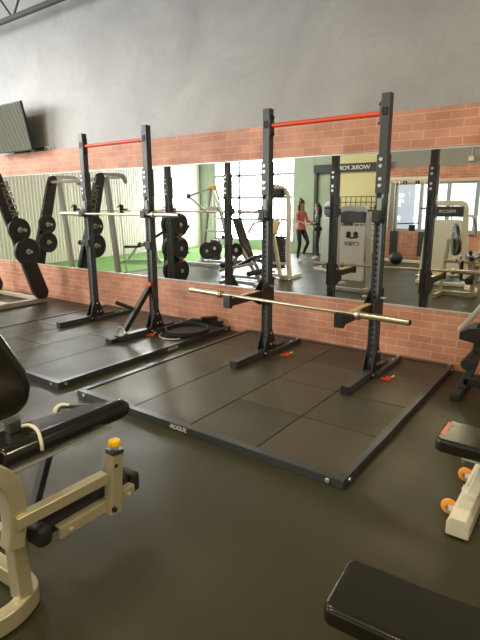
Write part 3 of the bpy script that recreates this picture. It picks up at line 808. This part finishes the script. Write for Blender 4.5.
MB().cyl((-.66, -4.38, .66), (-.66, -4.24, .67), .03, 14).build('pivot_tube', M['champagne'], lm)
MB().tube(smooth([(-.87, -3.67, .69), (-.90, -3.72, .69), (-.925, -3.76, .70), (-.945, -3.79, .70), (-.93, -3.815, .68), (-.915, -3.80, .66)], 6), .010, 10).build('adjust_lever', M['slate'], lm)
MB().tube(smooth([(-.925, -3.755, .70), (-.95, -3.785, .705), (-.945, -3.815, .69), (-.92, -3.81, .665)], 6), .0125, 10).build('lever_grip', M['cream'], lm)['label'] = 'cream lever grip'
# back rest
BPO = -.92
bp = [(-.937, .95), (-.92, .87), (-.935, .80), (-.99, .75), (-1.10, .72), (-1.24, .72), (-1.29, .78), (-1.33, 1.18), (-1.29, 1.25), (-1.20, 1.27), (-1.11, 1.23), (-1.03, 1.11)]
MB().prism([((a - BPO) * .84, b) for a, b in bp], (-.905, -3.95, 0), (.6, .8, 0), (0, 0, 1), .06, bev=.024, seg=4).build('back_rest', M['vinyl'], lm)
MB().rtube([(-1.14, -4.12, 1.0), (-1.2, -4.06, .08)], .06, .05, up=(0, 1, 0)).build('back_post', M['champagne'], lm)
MB().rtube([(-1.2, -4.12, .05), (-1.2, -3.7, .05)], .07, .07).build('back_foot', M['champagne'], lm)
MB().rtube([(-1.17, -4.08, .62), (-.72, -4.20, .60)], .05, .05).rtube([(-.87, -3.9, .64), (-.72, -4.18, .62)], .04, .03).build('seat_rail', M['champagne'], lm)


# ------------------------------------------------------------ padded benches, right side
def bench(label, corners, z, th, length_dir, L, frame=True, group=None, name='weight_bench'):
    """corners: two near-end corners of the pad (left edge); runs L metres along length_dir"""
    a, b = V(corners[0]), V(corners[1]); d_ = V(length_dir).normalized(); w_ = (a - b).length; s_ = (a - b).normalized()
    t = thing(name, label, 'bench', (a.x + d_.x * L / 2, a.y + d_.y * L / 2 - w_ / 2, 0), 0, group)
    c = (a + b) / 2 + d_ * (L / 2)
    pl = rrect(L, w_, .035, 4)
    MB().prism(pl, (c.x, c.y, z - th / 2), d_, s_, th, bev=.020, seg=4).build('pad', M['vinyl'], t)
    if frame:
        e0 = c - d_ * (L * .40); e1 = c + d_ * (L * .42)
        MB().rtube([(e0.x, e0.y, z - th - .035), (e1.x, e1.y, z - th - .035)], .05, .06).build('spine', M['cream'], t)
        return t, c, d_, s_
    return t, c, d_, s_


fb, c, d_, s_ = bench('flat black padded bench, its rounded end in the bottom right foreground', [(.452, -3.60, .42), (.475, -3.865, .42)], .42, .072, (.985, .06, 0), 1.15, group='padded benches at the right')
for q in (-.28, .36):
    p = c + d_ * q
    mb = MB(); mb.rtube([(p.x, p.y, .31), (p.x, p.y, .05)], .05, .05, up=(0, 1, 0)); mb.rtube([V((p.x, p.y, .03)) + s_ * .17, V((p.x, p.y, .03)) - s_ * .17], .055, .045)
    mb.build('leg', M['cream'], fb)
wb, c, d_, s_ = bench('black padded bench with a salmon end label and orange transport wheels, at right', [(.460, -2.28, .45), (.465, -2.565, .45)], .45, .075, (1, -.02, 0), 1.2, group='padded benches at the right')
MB().box((.486, -2.41, .4485), (.022, .17, .006), bev=.002).build('end_label', M['pinklabel'], wb)['label'] = 'salmon pink label strip'
# wide silver foot with a domed cross section and two wheels
MB().prism([(-.055, 0), (.055, 0), (.055, .07), (.035, .10), (-.035, .10), (-.055, .07)], (.640, -2.30, 0.012), (1, 0, 0), (0, 0, 1), .78, bev=.006).build('foot', M['cream'], wb)
MB().box((.645, -2.40, .118), (.105, .012, .016)).box((.645, -2.37, .118), (.105, .012, .016)).build('foot_rib', M['white'], wb)
MB().rtube([(.645, -2.40, .10), (.72, -2.40, .36)], .06, .06, up=(0, 1, 0)).build('leg', M['cream'], wb)
MB().rtube([(1.45, -2.42, .36), (1.50, -2.42, .04)], .06, .05, up=(0, 1, 0)).rtube([(1.50, -2.65, .03), (1.50, -2.2, .03)], .06, .05).build('leg', M['cream'], wb)
for y in (-2.49, -2.10):
    wl = MB().lathe((.555, y - .013, .045), (0, 1, 0), [(.010, 0), (.034, 0), (.043, .006), (.043, .020), (.034, .026), (.010, .026), (.010, 0)], 22).build('transport_wheel', M['orange'], wb)
    wl['label'] = 'orange transport wheel'
    MB().lathe((.555, y - .017, .045), (0, 1, 0), [(0, 0), (.018, 0), (.018, .034), (0, .034)], 14).build('axle', M['bolt'], wl)
    MB().beam((.555, y + .022, .045), (.60, y + .022, .055), .005, .03).beam((.555, y - .022, .045), (.60, y - .022, .055), .005, .03).build('wheel_fork', M['white'], wb)

# inclined bench by the wall at the right edge
ib = thing('incline_bench', 'black inclined abdominal bench beside the brick wall at the right edge', 'bench', (.45, -.62, 0))
MB().rtube([(.20, -.82, .035), (.20, -.40, .035)], .07, .06).build('foot_bar', M['black'], ib)
MB().box((.20, -.80, .035), (.085, .10, .07), bev=.012).box((.20, -.42, .035), (.085, .10, .07), bev=.012).build('foot_cap', M['rubber'], ib)
MB().rtube(smooth([(.20, -.62, .06), (.24, -.62, .16), (.28, -.62, .30), (.30, -.62, .46), (.31, -.62, .60)], 5), .07, .06, up=(0, 1, 0)).build('front_post', M['slate'], ib)
MB().rtube([(.22, -.62, .12), (1.25, -.62, .12)], .06, .07).build('spine', M['black'], ib)
MB().prism([(.17, .52), (.17, .58), (.24, .62), (.46, .66), (.46, .60), (.30, .50)], (0, -.62, 0), (1, 0, 0), (0, 0, 1), .30, bev=.008).build('foot_plate', M['black'], ib)
MB().rtube([(.17, -.78, .60), (.34, -.78, .86)], .03, .03, up=(0, 1, 0)).rtube([(.17, -.46, .60), (.34, -.46, .86)], .03, .03, up=(0, 1, 0)).build('handle_rail', M['silver'], ib)['label'] = 'silver handle rail'
MB().box((.74, -.62, .80), (.95, .28, .07), (V((.93, 0, .36)).normalized(), V((0, 1, 0)), V((-.36, 0, .93)).normalized()), bev=.018, seg=3).build('pad', M['vinyl'], ib)
MB().rtube([(1.2, -.62, .05), (1.15, -.62, .92)], .06, .06, up=(0, 1, 0)).rtube([(1.2, -.9, .035), (1.2, -.35, .035)], .06, .06).rtube([(.30, -.62, .58), (1.15, -.62, .90)], .06, .06).build('rear_post', M['black'], ib)
MB().cyl((.28, -.92, .36), (.28, -.32, .36), .05, 18).build('foot_roller', M['rubber'], ib)


# ------------------------------------------------------------ machines seen in the mirror
def ang(p, q): return (V(q) - V(p))


def stack_machine(label, loc, rz, frame, wid=.56, H=1.9, seat=True, word=None, header=True, group=None, emblem=False, name='weight_stack_machine'):
    """selector weight machine; local +y is the shroud side"""
    t = thing(name, label, 'exercise machine', loc, rz, group)
    hw = wid / 2
    MB().rtube(round_corners([(-hw, 0, .05), (-hw * .74, 0, H), (hw * .74, 0, H), (hw, 0, .05)], .12), .10, .07, up=(0, 1, 0)).build('arch_frame', frame, t, world=False)
    if header: MB().box((0, .02, H - .16), (wid * .68, .12, .20), bev=.02, seg=3).build('header_panel', M['slate'], t, world=False)
    MB().prism(rrect(wid * .70, H - .50, .05), (0, .03, (H - .50) / 2 + .18), (1, 0, 0), (0, 0, 1), .05, bev=.012).build('shroud', M['emblemwhite'] if (emblem or word) else frame, t, world=False)
    MB().rtube([(-hw, -.35, .04), (-hw, .25, .04)], .08, .07).rtube([(hw, -.35, .04), (hw, .25, .04)], .08, .07).rtube([(-hw, .24, .04), (hw, .24, .04)], .07, .07).build('base', frame, t, world=False)
    st_ = MB()
    for k in range(10): st_.box((0, -.10, .20 + k * .075), (.26, .12, .070), bev=.006)
    st_.build('weight_stack', M['black'], t, world=False)
    MB().cyl((-.06, -.10, .15), (-.06, -.10, H - .05), .010, 8).cyl((.06, -.10, .15), (.06, -.10, H - .05), .010, 8).build('guide_rod', M['sleeve'], t, world=False)
    if word:
        R_ = Matrix.Rotation(rz, 3, 'Z')
        text('lettering', word, .085, V(loc) + R_ @ V((0, .083, H - .16)), R_ @ V((-1, 0, 0)), (0, 0, 1), M['letter'], t, .003, .001)
    if emblem:
        R_ = Matrix.Rotation(rz, 3, 'Z')
        mb = MB()
        for s in (-1, 1): mb.lathe((s * .075, .056, 1.05), (0, 1, 0), [(0, 0), (.052, 0), (.052, .003), (0, .003)], 16)
        mb.prism([(-.15, .0), (-.10, .03), (0, -.005), (.10, .03), (.15, .0), (.10, -.02), (0, -.035), (-.10, -.02)], (0, .057, 1.00), (1, 0, 0), (0, 0, 1), .003)
        mb.build('emblem', M['black'], t, world=False)
        text('lettering', 'CYBEX', .105, V(loc) + R_ @ V((0, .058, .87)), R_ @ V((-1, 0, 0)), (0, 0, 1), M['black'], t, .003, .001)
    if seat:
        MB().rtube([(0, -.20, .12), (0, -1.15, .12)], .08, .07).rtube([(-.3, -1.15, .04), (.3, -1.15, .04)], .07, .07).rtube([(0, -1.1, .10), (0, -.95, .42)], .07, .06, up=(1, 0, 0)).rtube([(0, -.45, .12), (0, -.50, .78)], .07, .06, up=(1, 0, 0)).build('seat_frame', frame, t, world=False)
        MB().box((0, -.82, .46), (.36, .38, .07), bev=.022, seg=3).build('seat_pad', M['vinyl'], t, world=False)
        MB().box((0, -.54, .86), (.30, .07, .62), (V((1, 0, 0)), V((0, .98, .17)), V((0, -.0, 1))), bev=.022, seg=3).build('back_pad', M['vinyl'], t, world=False)
        for s in (-1, 1):
            MB().rtube(round_corners([(s * .16, -.35, 1.35), (s * .42, -.45, 1.35), (s * .42, -.80, 1.15), (s * .42, -.95, .90)], .12), .05, .05, up=(0, 0, 1)).build('press_arm', frame, t, world=False)
            MB().cyl((s * .42, -.95, .92), (s * .22, -.98, .92), .018, 10).build('hand_grip', M['rubber'], t, world=False)
    return t


G = 'weight stack machines seen in the mirror'
# arched machine left of the two people
ma = thing('seated_press_machine', 'cream arched press machine with black header left of the two people, seen in the mirror', 'exercise machine', (-4.8, -4.4, 0))
P0 = V((-4.8, -4.4, 0))
def W(x, y, z): return P0 + V((x, y, z))
MB().rtube(smooth([W(.42, .18, .05), W(.34, .12, .5), W(.30, .05, 1.2), W(.24, .0, 1.75), W(.10, 0, 1.93), W(-.10, 0, 1.97), W(-.24, 0, 1.95)], 6), .09, .09, up=(0, 1, 0)).build('curved_mast', M['cream'], ma)
MB().rtube([W(-.24, .0, 1.93), W(-.26, 0, .05)], .07, .07, up=(0, 1, 0)).build('front_post', M['cream'], ma)
MB().box(W(-.04, .05, 1.83), (.40, .14, .19), bev=.03, seg=3).build('header_panel', M['black'], ma)
mb = MB()
for k in range(12): mb.box(W(0, -.05, .22 + k * .06), (.28, .14, .055), bev=.004)
mb.build('weight_stack', M['black'], ma)
MB().cyl(W(-.06, -.05, .1), W(-.06, -.05, 1.8), .01, 8).cyl(W(.06, -.05, .1), W(.06, -.05, 1.8), .01, 8).build('guide_rod', M['sleeve'], ma)
MB().box(W(.10, .42, 1.10), (.32, .07, .34), (V((1, 0, 0)), V((0, .8, .6)), V((0, -.6, .8))), bev=.022, seg=3).build('chest_pad', M['tan'], ma)['label'] = 'tan pad'
MB().rtube([W(.1, .38, 1.02), W(.25, .28, .06)], .07, .07, up=(0, 1, 0)).rtube([W(-.1, .38, 1.02), W(-.05, .22, .06)], .06, .06, up=(0, 1, 0)).build('pad_post', M['cream'], ma)
MB().rtube([W(-.35, .0, .05), W(.5, .2, .05)], .08, .07).rtube([W(-.35, -.4, .05), W(-.28, .3, .05)], .08, .07).rtube([W(.42, -.3, .05), W(.42, .42, .05)], .08, .07).rtube([W(-.30, .25, .34), W(.38, .25, .34)], .05, .05).build('base', M['cream'], ma)
MB().box(W(.42, .42, .07), (.14, .16, .12), bev=.02).build('foot_pad', M['champagne'], ma)
MB().rtube(round_corners([W(-.24, .1, 1.25), W(-.45, .3, 1.2), W(-.45, .5, 1.0)], .1), .05, .05).cyl(W(-.45, .5, 1.0), W(-.25, .55, 1.0), .02, 10).build('press_arm', M['cream'], ma)

# white-shrouded machine with emblem
stack_machine('pale weight machine with white shroud and round black emblem, seen in the mirror', (-2.76, -3.78, 0), .12, M['silver'], .74, 1.52, False, None, True, G, True)
# wide machine with lettered black header at right
stack_machine('wide pale weight machine with lettered black header, right side of the mirror', (-1.52, -5.45, 0), -.05, M['cream'], .86, 1.60, True, 'PRECOR', True, G)
# machine behind people
stack_machine('cream weight machine just right of the two people, seen in the mirror', (-4.30, -6.0, 0), .4, M['silver'], .56, 1.60, True, None, True, G)
# two tall pale machines at the far right of the reflection
stack_machine('left one of two tall pale machines at the mirror right end', (-.7, -6.4, 0), 0, M['cream'], .7, 2.0, True, None, False, G)
stack_machine('right one of two tall pale machines at the mirror right end', (.5, -6.9, 0), 0, M['cream'], .7, 2.0, True, None, False, G)


# cable crossover tower
def cable_tower(label, x, y, H, w_, mtl, group=None):
    t = thing('cable_tower', label, 'cable machine', (x, y, 0), 0, group)
    MB().rtube([(x - w_ / 2, y, .05), (x - w_ / 2 + .08, y, H)], .09, .09, up=(0, 1, 0)).build('left_post', mtl, t)
    MB().rtube([(x + w_ / 2, y, .05), (x + w_ / 2 - .02, y, H)], .09, .09, up=(0, 1, 0)).build('right_post', mtl, t)
    MB().rtube([(x - w_ / 2, y, H), (x + w_ / 2, y, H)], .09, .09).build('top_beam', mtl, t)
    MB().rtube([(x - w_ / 2 - .05, y, .05), (x + w_ / 2 + .05, y, .05)], .09, .08).rtube([(x - w_ / 2, y - .35, .04), (x - w_ / 2, y + .35, .04)], .08, .07).rtube([(x + w_ / 2, y - .35, .04), (x + w_ / 2, y + .35, .04)], .08, .07).build('base', mtl, t)
    mb = MB()
    for s in (-1, 1):
        for k in range(12): mb.box((x + s * w_ * .28, y, .22 + k * .055), (.20, .12, .05), bev=.004)
    mb.build('weight_stack', M['slate'], t)
    mb = MB()
    for s in (-1, 1):
        for q in (-.05, .05): mb.cyl((x + s * w_ * .28 + q, y, .1), (x + s * w_ * .28 + q, y, H), .010, 8)
        mb.cyl((x + s * w_ * .12, y + .06, .4), (x + s * w_ * .12, y + .06, H), .004, 6)
    mb.build('cable', M['sleeve'], t)
    mb = MB()
    for s in (-1, 1): mb.lathe((x + s * w_ * .12, y + .03, H - .10), (0, 1, 0), [(.01, 0), (.055, 0), (.045, .012), (.055, .024), (.01, .024)], 16)
    mb.build('pulley', M['black'], t)
    MB().beam((x - .28, y + .1, 1.05), (x + .30, y + .1, 1.08), .03, .03).box((x + .12, y + .1, .95), (.16, .08, .16), bev=.02).build('attachment', M['black'], t)
    return t


cable_tower('tall cream cable machine with pulleys before the brick partition, in the mirror', -3.25, -8.55, 2.22, 1.35, M['cream'])


# cable A-frame machine with orange top in the window corner
am = thing('functional_trainer', 'silver A-frame cable trainer with an orange top joint by the windows, seen in the mirror', 'cable machine', (-7.35, -5.3, 0))
A0 = V((-7.35, -5.3, 0))
def Q(x, y, z): return A0 + V((x, y, z))
MB().rtube([Q(-.45, .0, .06), Q(-.10, 0, 2.0)], .08, .08, up=(0, 1, 0)).build('left_leg', M['silver'], am)
MB().rtube([Q(.55, -.1, .06), Q(.05, 0, 2.0)], .08, .08, up=(0, 1, 0)).build('right_leg', M['silver'], am)
MB().box(Q(-.02, 0, 2.02), (.22, .12, .10), bev=.02).build('top_joint', M['orange'], am)['label'] = 'orange joint cap'
MB().rtube([Q(-.05, .05, 2.0), Q(-.55, .35, 1.80)], .05, .05).rtube([Q(-.55, .35, 1.80), Q(-.05, .12, 1.35)], .05, .05).build('left_arm', M['silver'], am)
MB().rtube([Q(.05, .05, 1.95), Q(.5, .25, 1.35)], .05, .05).build('right_arm', M['silver'], am)
MB().cyl(Q(-.55, .35, 1.74), Q(-.55, .35, 1.86), .05, 14).build('pulley', M['slate'], am)
MB().rtube([Q(-.7, .3, .05), Q(.7, .3, .05)], .08, .07).rtube([Q(-.7, -.3, .05), Q(.7, -.3, .05)], .08, .07).rtube([Q(-.45, -.3, .05), Q(-.45, .3, .05)], .08, .07).rtube([Q(.5, -.3, .05), Q(.5, .3, .05)], .08, .07).build('base', M['silver'], am)
MB().rtube([Q(-.30, .02, .9), Q(.32, .02, .9)], .05, .05).rtube([Q(-.2, .02, 1.45), Q(.15, .02, 1.45)], .05, .16).build('cross_brace', M['silver'], am)
mb = MB()
for k in range(9): mb.box(Q(0, -.05, .16 + k * .06), (.26, .12, .055), bev=.004)
mb.build('weight_stack', M['slate'], am)
MB().cyl(Q(-.06, -.02, .1), Q(-.06, -.02, 1.9), .01, 8).cyl(Q(.06, -.02, .1), Q(.06, -.02, 1.9), .01, 8).build('guide_rod', M['sleeve'], am)
for q, (dx, dz, rr_) in enumerate(((.10, .42, .225), (.36, .50, .20))):
    weight_plate(('large' if q == 0 else 'smaller') + ' dark weight plate leaning at the A-frame cable trainer, seen in the mirror', A0 + V((dx, .42, dz)), (.2, 1, 0), rr_, .05, 'plates at the cable trainer')
MB().cyl(Q(.10, .05, .42), Q(.10, .48, .42), .02, 10).cyl(Q(.36, .05, .50), Q(.36, .48, .50), .02, 10).build('plate_peg', M['sleeve'], am)


# adjustable benches
def adj_bench(label, loc, rz, back=60, mtl=None, group='adjustable benches seen in the mirror', seatz=.45, tilt=0):
    t = thing('adjustable_bench', label, 'bench', loc, rz, group); mtl = mtl or M['silver']
    a = math.radians(back)
    MB().rtube([(0, -.55, .05), (0, .55, .05)], .07, .06).rtube([(-.2, -.55, .04), (.2, -.55, .04)], .06, .06).rtube([(-.2, .55, .04), (.2, .55, .04)], .06, .06).build('base', mtl, t, world=False)
    MB().rtube([(0, -.40, .08), (0, -.15, seatz - .05)], .06, .06, up=(1, 0, 0)).rtube([(0, .45, .08), (0, .12 + .3 * math.cos(a), seatz + .3 * math.sin(a))], .05, .05, up=(1, 0, 0)).build('leg', mtl, t, world=False)
    MB().box((0, -.28, seatz), (.30, .40, .07), bev=.02, seg=3).build('seat_pad', M['vinyl'], t, world=False)
    Y = V((0, math.cos(a), math.sin(a))); Z = V((0, -math.sin(a), math.cos(a)))
    MB().box(V((0, -.05, seatz)) + Y * .46, (.28, .90, .07), (V((1, 0, 0)), Y, Z), bev=.02, seg=3).build('back_pad', M['vinyl'], t, world=False)
    return t


adj_bench('upright black adjustable bench before the bright windows, seen in the mirror', (-5.12, -3.69, 0), 1.5708, 68)
adj_bench('reclined black bench on the green turf strip, seen in the mirror', (-9.35, -4.55, .012), -2.2, 30)
adj_bench('silver-framed bench beside the corrugated wall at the end of the turf, seen in the mirror', (-10.5, -7.2, .012), -1.2, 30)
# floor clutter of the free weight area before the windows
hs = thing('hip_press_machine', 'low black and silver plate-loaded leg press before the windows, seen in the mirror', 'exercise machine', (-4.75, -3.05, 0))
H0 = V((-4.75, -3.05, 0))
MB().rtube([H0 + V((-.5, 0, .06)), H0 + V((.5, .1, .06))], .07, .07).rtube([H0 + V((-.5, -.3, .06)), H0 + V((-.4, .3, .06))], .07, .07).rtube([H0 + V((.4, -.3, .06)), H0 + V((.45, .3, .06))], .07, .07).build('base', M['silver'], hs)
MB().rtube([H0 + V((-.45, 0, .08)), H0 + V((-.1, 0, .75))], .06, .06, up=(0, 1, 0)).rtube([H0 + V((.4, 0, .08)), H0 + V((-.1, 0, .75))], .06, .06, up=(0, 1, 0)).rtube([H0 + V((-.4, .3, .3)), H0 + V((.45, .3, .5))], .05, .05).build('frame', M['silver'], hs)
MB().box(H0 + V((.15, .05, .50)), (.5, .3, .07), (V((.9, 0, .43)).normalized(), V((0, 1, 0)), V((-.43, 0, .9)).normalized()), bev=.02, seg=3).build('seat_pad', M['vinyl'], hs)
MB().cyl(H0 + V((-.3, -.3, .42)), H0 + V((-.3, .38, .42)), .05, 14).cyl(H0 + V((.35, -.3, .30)), H0 + V((.35, .38, .30)), .05, 14).build('roller_pad', M['rubber'], hs)
weight_plate('small dark weight plate on the low leg press, seen in the mirror', tuple(H0 + V((-.08, .16, .72))), (0, 1, 0), .14, .04, 'plates at the leg press')

# dark wire grid rack in front of the yellow wall
gr = thing('wire_grid_rack', 'black wire grid rack standing before the yellow wall, seen in the mirror', 'rack', (-5.0, -9.2, 0))
mb = MB()
for i in range(8): x = -5.55 + i * .16; mb.tube([(x, -9.2, .1), (x, -9.2, 1.78)], .012, 6)
for i in range(11): z = .18 + i * .16; mb.tube([(-5.55, -9.2, z), (-4.43, -9.2, z)], .012, 6)
mb.build('wire_grid', M['black'], gr)
MB().rtube([(-5.6, -9.2, 1.8), (-5.6, -9.2, .03)], .04, .04, up=(0, 1, 0)).rtube([(-4.4, -9.2, 1.8), (-4.4, -9.2, .03)], .04, .04, up=(0, 1, 0)).rtube([(-5.6, -9.4, .03), (-5.6, -9.0, .03)], .04, .04).rtube([(-4.4, -9.4, .03), (-4.4, -9.0, .03)], .04, .04).build('frame', M['black'], gr)
# cardio machine with a small lit purple screen
cm = thing('treadmill', 'dark treadmill with a small lit purple screen by the yellow wall, seen in the mirror', 'treadmill', (-4.6, -8.0, 0), .15)
MB().box((0, 0, .13), (.75, 1.5, .14), bev=.02).build('deck', M['black'], cm, world=False)
for s in (-1, 1): MB().rtube([(s * .34, .45, .1), (s * .34, .60, 1.25)], .06, .08, up=(0, 1, 0)).rtube([(s * .34, .58, 1.05), (s * .34, .1, 1.0)], .05, .05).build('side_rail', M['slate'], cm, world=False)
cs = MB().box((0, .62, 1.32), (.78, .12, .30), bev=.02).build('console', M['slate'], cm, world=False)
MB().box((-.18, .685, 1.46), (.22, .012, .16), bev=.003).build('screen', M['purple'], cs, world=False)['label'] = 'lit purple screen'

# small devices on the far wall of the reflection
ex = thing('wall_lamp', 'small white lit wall fixture above the brick partition, seen in the mirror', 'wall fixture', (-2.05, YB + .05, 2.7))
MB().box((-2.05, YB + .04, 2.72), (.14, .08, .12), bev=.015).build('housing', M['white'], ex)
MB().tube([(-2.05, YB + .02, 2.78), (-2.05, YB + .02, 3.2)], .008, 6).build('conduit', M['letter'], ex)
# medicine ball near the brick partition
mbx = thing('medicine_ball', 'dark round ball on the floor before the brick partition, seen in the mirror', 'ball', (-3.35, -8.0, 0))
MB().lathe((-3.35, -8.0, .002), (0, 0, 1), [(.17 * math.sin(PI * i / 14), .17 - .17 * math.cos(PI * i / 14)) for i in range(15)], 24).build('shell', M['rubber'], mbx)
mb = MB(); mb.lathe((-3.35, -8.0, .165), (0, 0, 1), [(.17, 0), (.1715, .005), (.17, .010)], 24); mb.build('seam', M['slate'], mbx)


# ------------------------------------------------------------ two people in the reflection
def skin_body(joints, edges, name, parent, mats, pick, sub=2):
    me = bpy.data.meshes.new(name); keys = list(joints); me.from_pydata([joints[k][0] for k in keys], [(keys.index(a), keys.index(b)) for a, b in edges], [])
    o = bpy.data.objects.new(name, me); col.objects.link(o)
    sk = o.modifiers.new('s', 'SKIN')
    bpy.context.view_layer.update()
    lay = me.skin_vertices[0] if me.skin_vertices else None
    if lay is None:
        bpy.context.view_layer.objects.active = o; bpy.ops.mesh.customdata_skin_add() if hasattr(bpy.ops.mesh, 'customdata_skin_add') else None
        lay = me.skin_vertices[0]
    for i, k in enumerate(keys):
        r = joints[k][1]; lay.data[i].radius = r if isinstance(r, tuple) else (r, r); lay.data[i].use_root = (k == 'pelvis')
    sb = o.modifiers.new('u', 'SUBSURF'); sb.levels = sub; sb.render_levels = sub
    bpy.context.view_layer.update(); dg = bpy.context.evaluated_depsgraph_get()
    nm = bpy.data.meshes.new_from_object(o.evaluated_get(dg)); bpy.data.objects.remove(o)
    nm.materials.clear()
    for m_ in mats: nm.materials.append(m_)
    for p in nm.polygons: p.use_smooth = True; p.material_index = pick(p.center)
    ob = bpy.data.objects.new(name, nm); col.objects.link(ob); ob.parent = parent
    return ob


def hand(parent, wr, d, n, name='hand'):
    """five bent fingers rooted inside a palm; d points along the hand, n is the palm normal"""
    d = V(d).normalized(); n = V(n).normalized(); s = d.cross(n).normalized(); wr = V(wr); mb = MB()
    mb.box(wr + d * .045, (.09, .075, .028), (d, s, n), bev=.011, seg=3)
    for i, L in enumerate((.065, .078, .072, .055)):
        b = wr + d * .08 + s * (-.028 + i * .019)
        mb.tube([b, b + d * L * .45 + n * .006, b + d * L * .75 + n * .022, b + d * L * .85 + n * .040], .0085, 7, up=s)
    b = wr + d * .03 - s * .035
    mb.tube([b, b - s * .022 + d * .022 + n * .008, b - s * .026 + d * .05 + n * .018], .010, 7, up=n)
    return mb.build(name, M['skin'], parent, world=False)


def person(label, loc, rz, H, topm, legm, stride, arms, ponytail):
    t = thing('person', label, 'person', loc, rz, 'people seen in the mirror')
    k = H / 1.70
    def S(x, y, z): return V((x * k, y * k, z * k))
    J = {'pelvis': (S(0, 0, .93), (.125 * k, .10 * k)), 'waist': (S(0, .0, 1.08), (.105 * k, .085 * k)), 'chest': (S(0, .0, 1.28), (.135 * k, .10 * k)), 'neckb': (S(0, .0, 1.41), (.06 * k, .055 * k)),
         'neck': (S(0, .01, 1.47), .045 * k), 'headb': (S(0, .03, 1.55), (.062 * k, .072 * k)), 'head': (S(0, .02, 1.62), (.072 * k, .085 * k)), 'top': (S(0, .01, 1.67), (.05 * k, .06 * k))}
    E = [('pelvis', 'waist'), ('waist', 'chest'), ('chest', 'neckb'), ('neckb', 'neck'), ('neck', 'headb'), ('headb', 'head'), ('head', 'top')]
    for s, nm in ((-1, 'l'), (1, 'r')):
        kn, an, toe = stride[nm]; el, wr = arms[nm]
        J['hip' + nm] = (S(s * .09, 0, .88), .088 * k); J['knee' + nm] = (S(*kn), .055 * k); J['calf' + nm] = ((S(*kn) * .6 + S(*an) * .4) + S(0, -.015, 0), .050 * k); J['ank' + nm] = (S(*an), .034 * k); J['toe' + nm] = (S(*toe), (.036 * k, .028 * k))
        J['sho' + nm] = (S(s * .165, 0, 1.37), .055 * k); J['elb' + nm] = (S(*el), .040 * k); J['wri' + nm] = (S(*wr), .026 * k)
        E += [('pelvis', 'hip' + nm), ('hip' + nm, 'knee' + nm), ('knee' + nm, 'calf' + nm), ('calf' + nm, 'ank' + nm), ('ank' + nm, 'toe' + nm), ('chest', 'sho' + nm), ('sho' + nm, 'elb' + nm), ('elb' + nm, 'wri' + nm)]
    wl, wr_ = S(*arms['l'][1]), S(*arms['r'][1])

    def pick(c):
        if (c - wl).length < .045 * k or (c - wr_).length < .045 * k: return 0
        if c.z > 1.435 * k: return 0
        for nm in 'lr':
            an = S(*stride[nm][1]); toe = S(*stride[nm][2])
            if (c - an).length < .055 * k or (c - toe).length < .10 * k: return 3
        return 1 if c.z > .90 * k else 2
    body = skin_body(J, E, 'body', t, [M['skin'], topm, legm, M['shoe']], pick)
    hd = S(0, .03, 1.60)
    # face: eyes, nose, mouth, ears
    f = MB().prism([(-.012 * k, 0), (.012 * k, 0), (0, .04 * k)], hd + S(0, .085, -.035), (1, 0, 0), (0, 0, 1), .025 * k, bev=.004)
    f.build('nose', M['skin'], t, world=False)
    for s in (-1, 1):
        MB().lathe(hd + S(s * .028, .070, .008), (0, 1, 0), [(0, 0), (.010, .002), (.008, .009), (0, .012)], 10).build('eye', M['hair'], t, world=False)
        MB().lathe(hd + S(s * .068, -.005, -.01), (s, 0, 0), [(0, 0), (.022, 0), (.020, .012), (0, .014)], 10).build('ear', M['skin'], t, world=False)
    MB().box(hd + S(0, .082, -.055), (.04 * k, .008, .008), bev=.003).build('mouth', M['pink'], t, world=False)
    h = MB(); prof = [(.090 * k * math.sin(PI * i / 12), -.090 * k * math.cos(PI * i / 12)) for i in range(13)]
    h.lathe(hd + S(0, -.028, .035), (0, 0, 1), prof, 20)
    if ponytail:
        h.lathe(hd + S(0, -.06, .13), (0, 0, 1), [(.035 * k * math.sin(PI * i / 8), -.035 * k * math.cos(PI * i / 8)) for i in range(9)], 12)
    h.tube(smooth([hd + S(0, -.08, .03), hd + S(0, -.105, -.08), hd + S(0, -.10, -.20), hd + S(.01, -.09, -.30)], 5), .05 * k, 12, up=(1, 0, 0))
    for s in (-1, 1): h.tube(smooth([hd + S(s * .06, -.03, .03), hd + S(s * .082, -.03, -.08), hd + S(s * .085, -.02, -.19)], 5), .028 * k, 10, up=(0, 1, 0))
    h.build('hair', M['hair'], t, world=False)
    for nm in 'lr':
        el, w_ = S(*arms[nm][0]), S(*arms[nm][1]); dd = (w_ - el).normalized()
        hand(t, w_ - dd * .01, dd, V((0, -.3, -1)) if abs(dd.z) < .7 else V((0, 1, 0)))
    # jacket hem and cuffs
    mb = MB(); mb.lathe(S(0, 0, .90), (0, 0, 1), [(.142 * k, 0), (.150 * k, .03), (.128 * k, .10), (.118 * k, .10), (.138 * k, .03), (.132 * k, 0), (.142 * k, 0)], 24)
    mb.build('jacket_hem', topm, t, world=False)
    return t


person('woman in a dusty pink jacket and black leggings standing side-on, seen in the mirror', (-5.82, -7.25, 0), -1.35, 1.69, M['pink'], M['leggings'],
       {'l': ((-.09, .05, .50), (-.09, -.02, .07), (-.09, .13, .03)), 'r': ((.09, .20, .54), (.09, .02, .17), (.09, .14, .08))},
       {'l': ((-.20, .04, 1.12), (-.16, .26, 1.08)), 'r': ((.20, .05, 1.12), (.14, .28, 1.10))}, True)
person('long-haired person in black standing by the green wall facing the first, seen in the mirror', (-5.66, -7.95, 0), .9, 1.58, M['blacktop'], M['leggings'],
       {'l': ((-.10, .03, .50), (-.11, .0, .07), (-.12, .15, .03)), 'r': ((.10, .03, .50), (.11, .0, .07), (.12, .15, .03))},
       {'l': ((-.24, -.02, 1.12), (-.12, .20, 1.16)), 'r': ((.22, .02, 1.12), (.10, .26, 1.10))}, False)
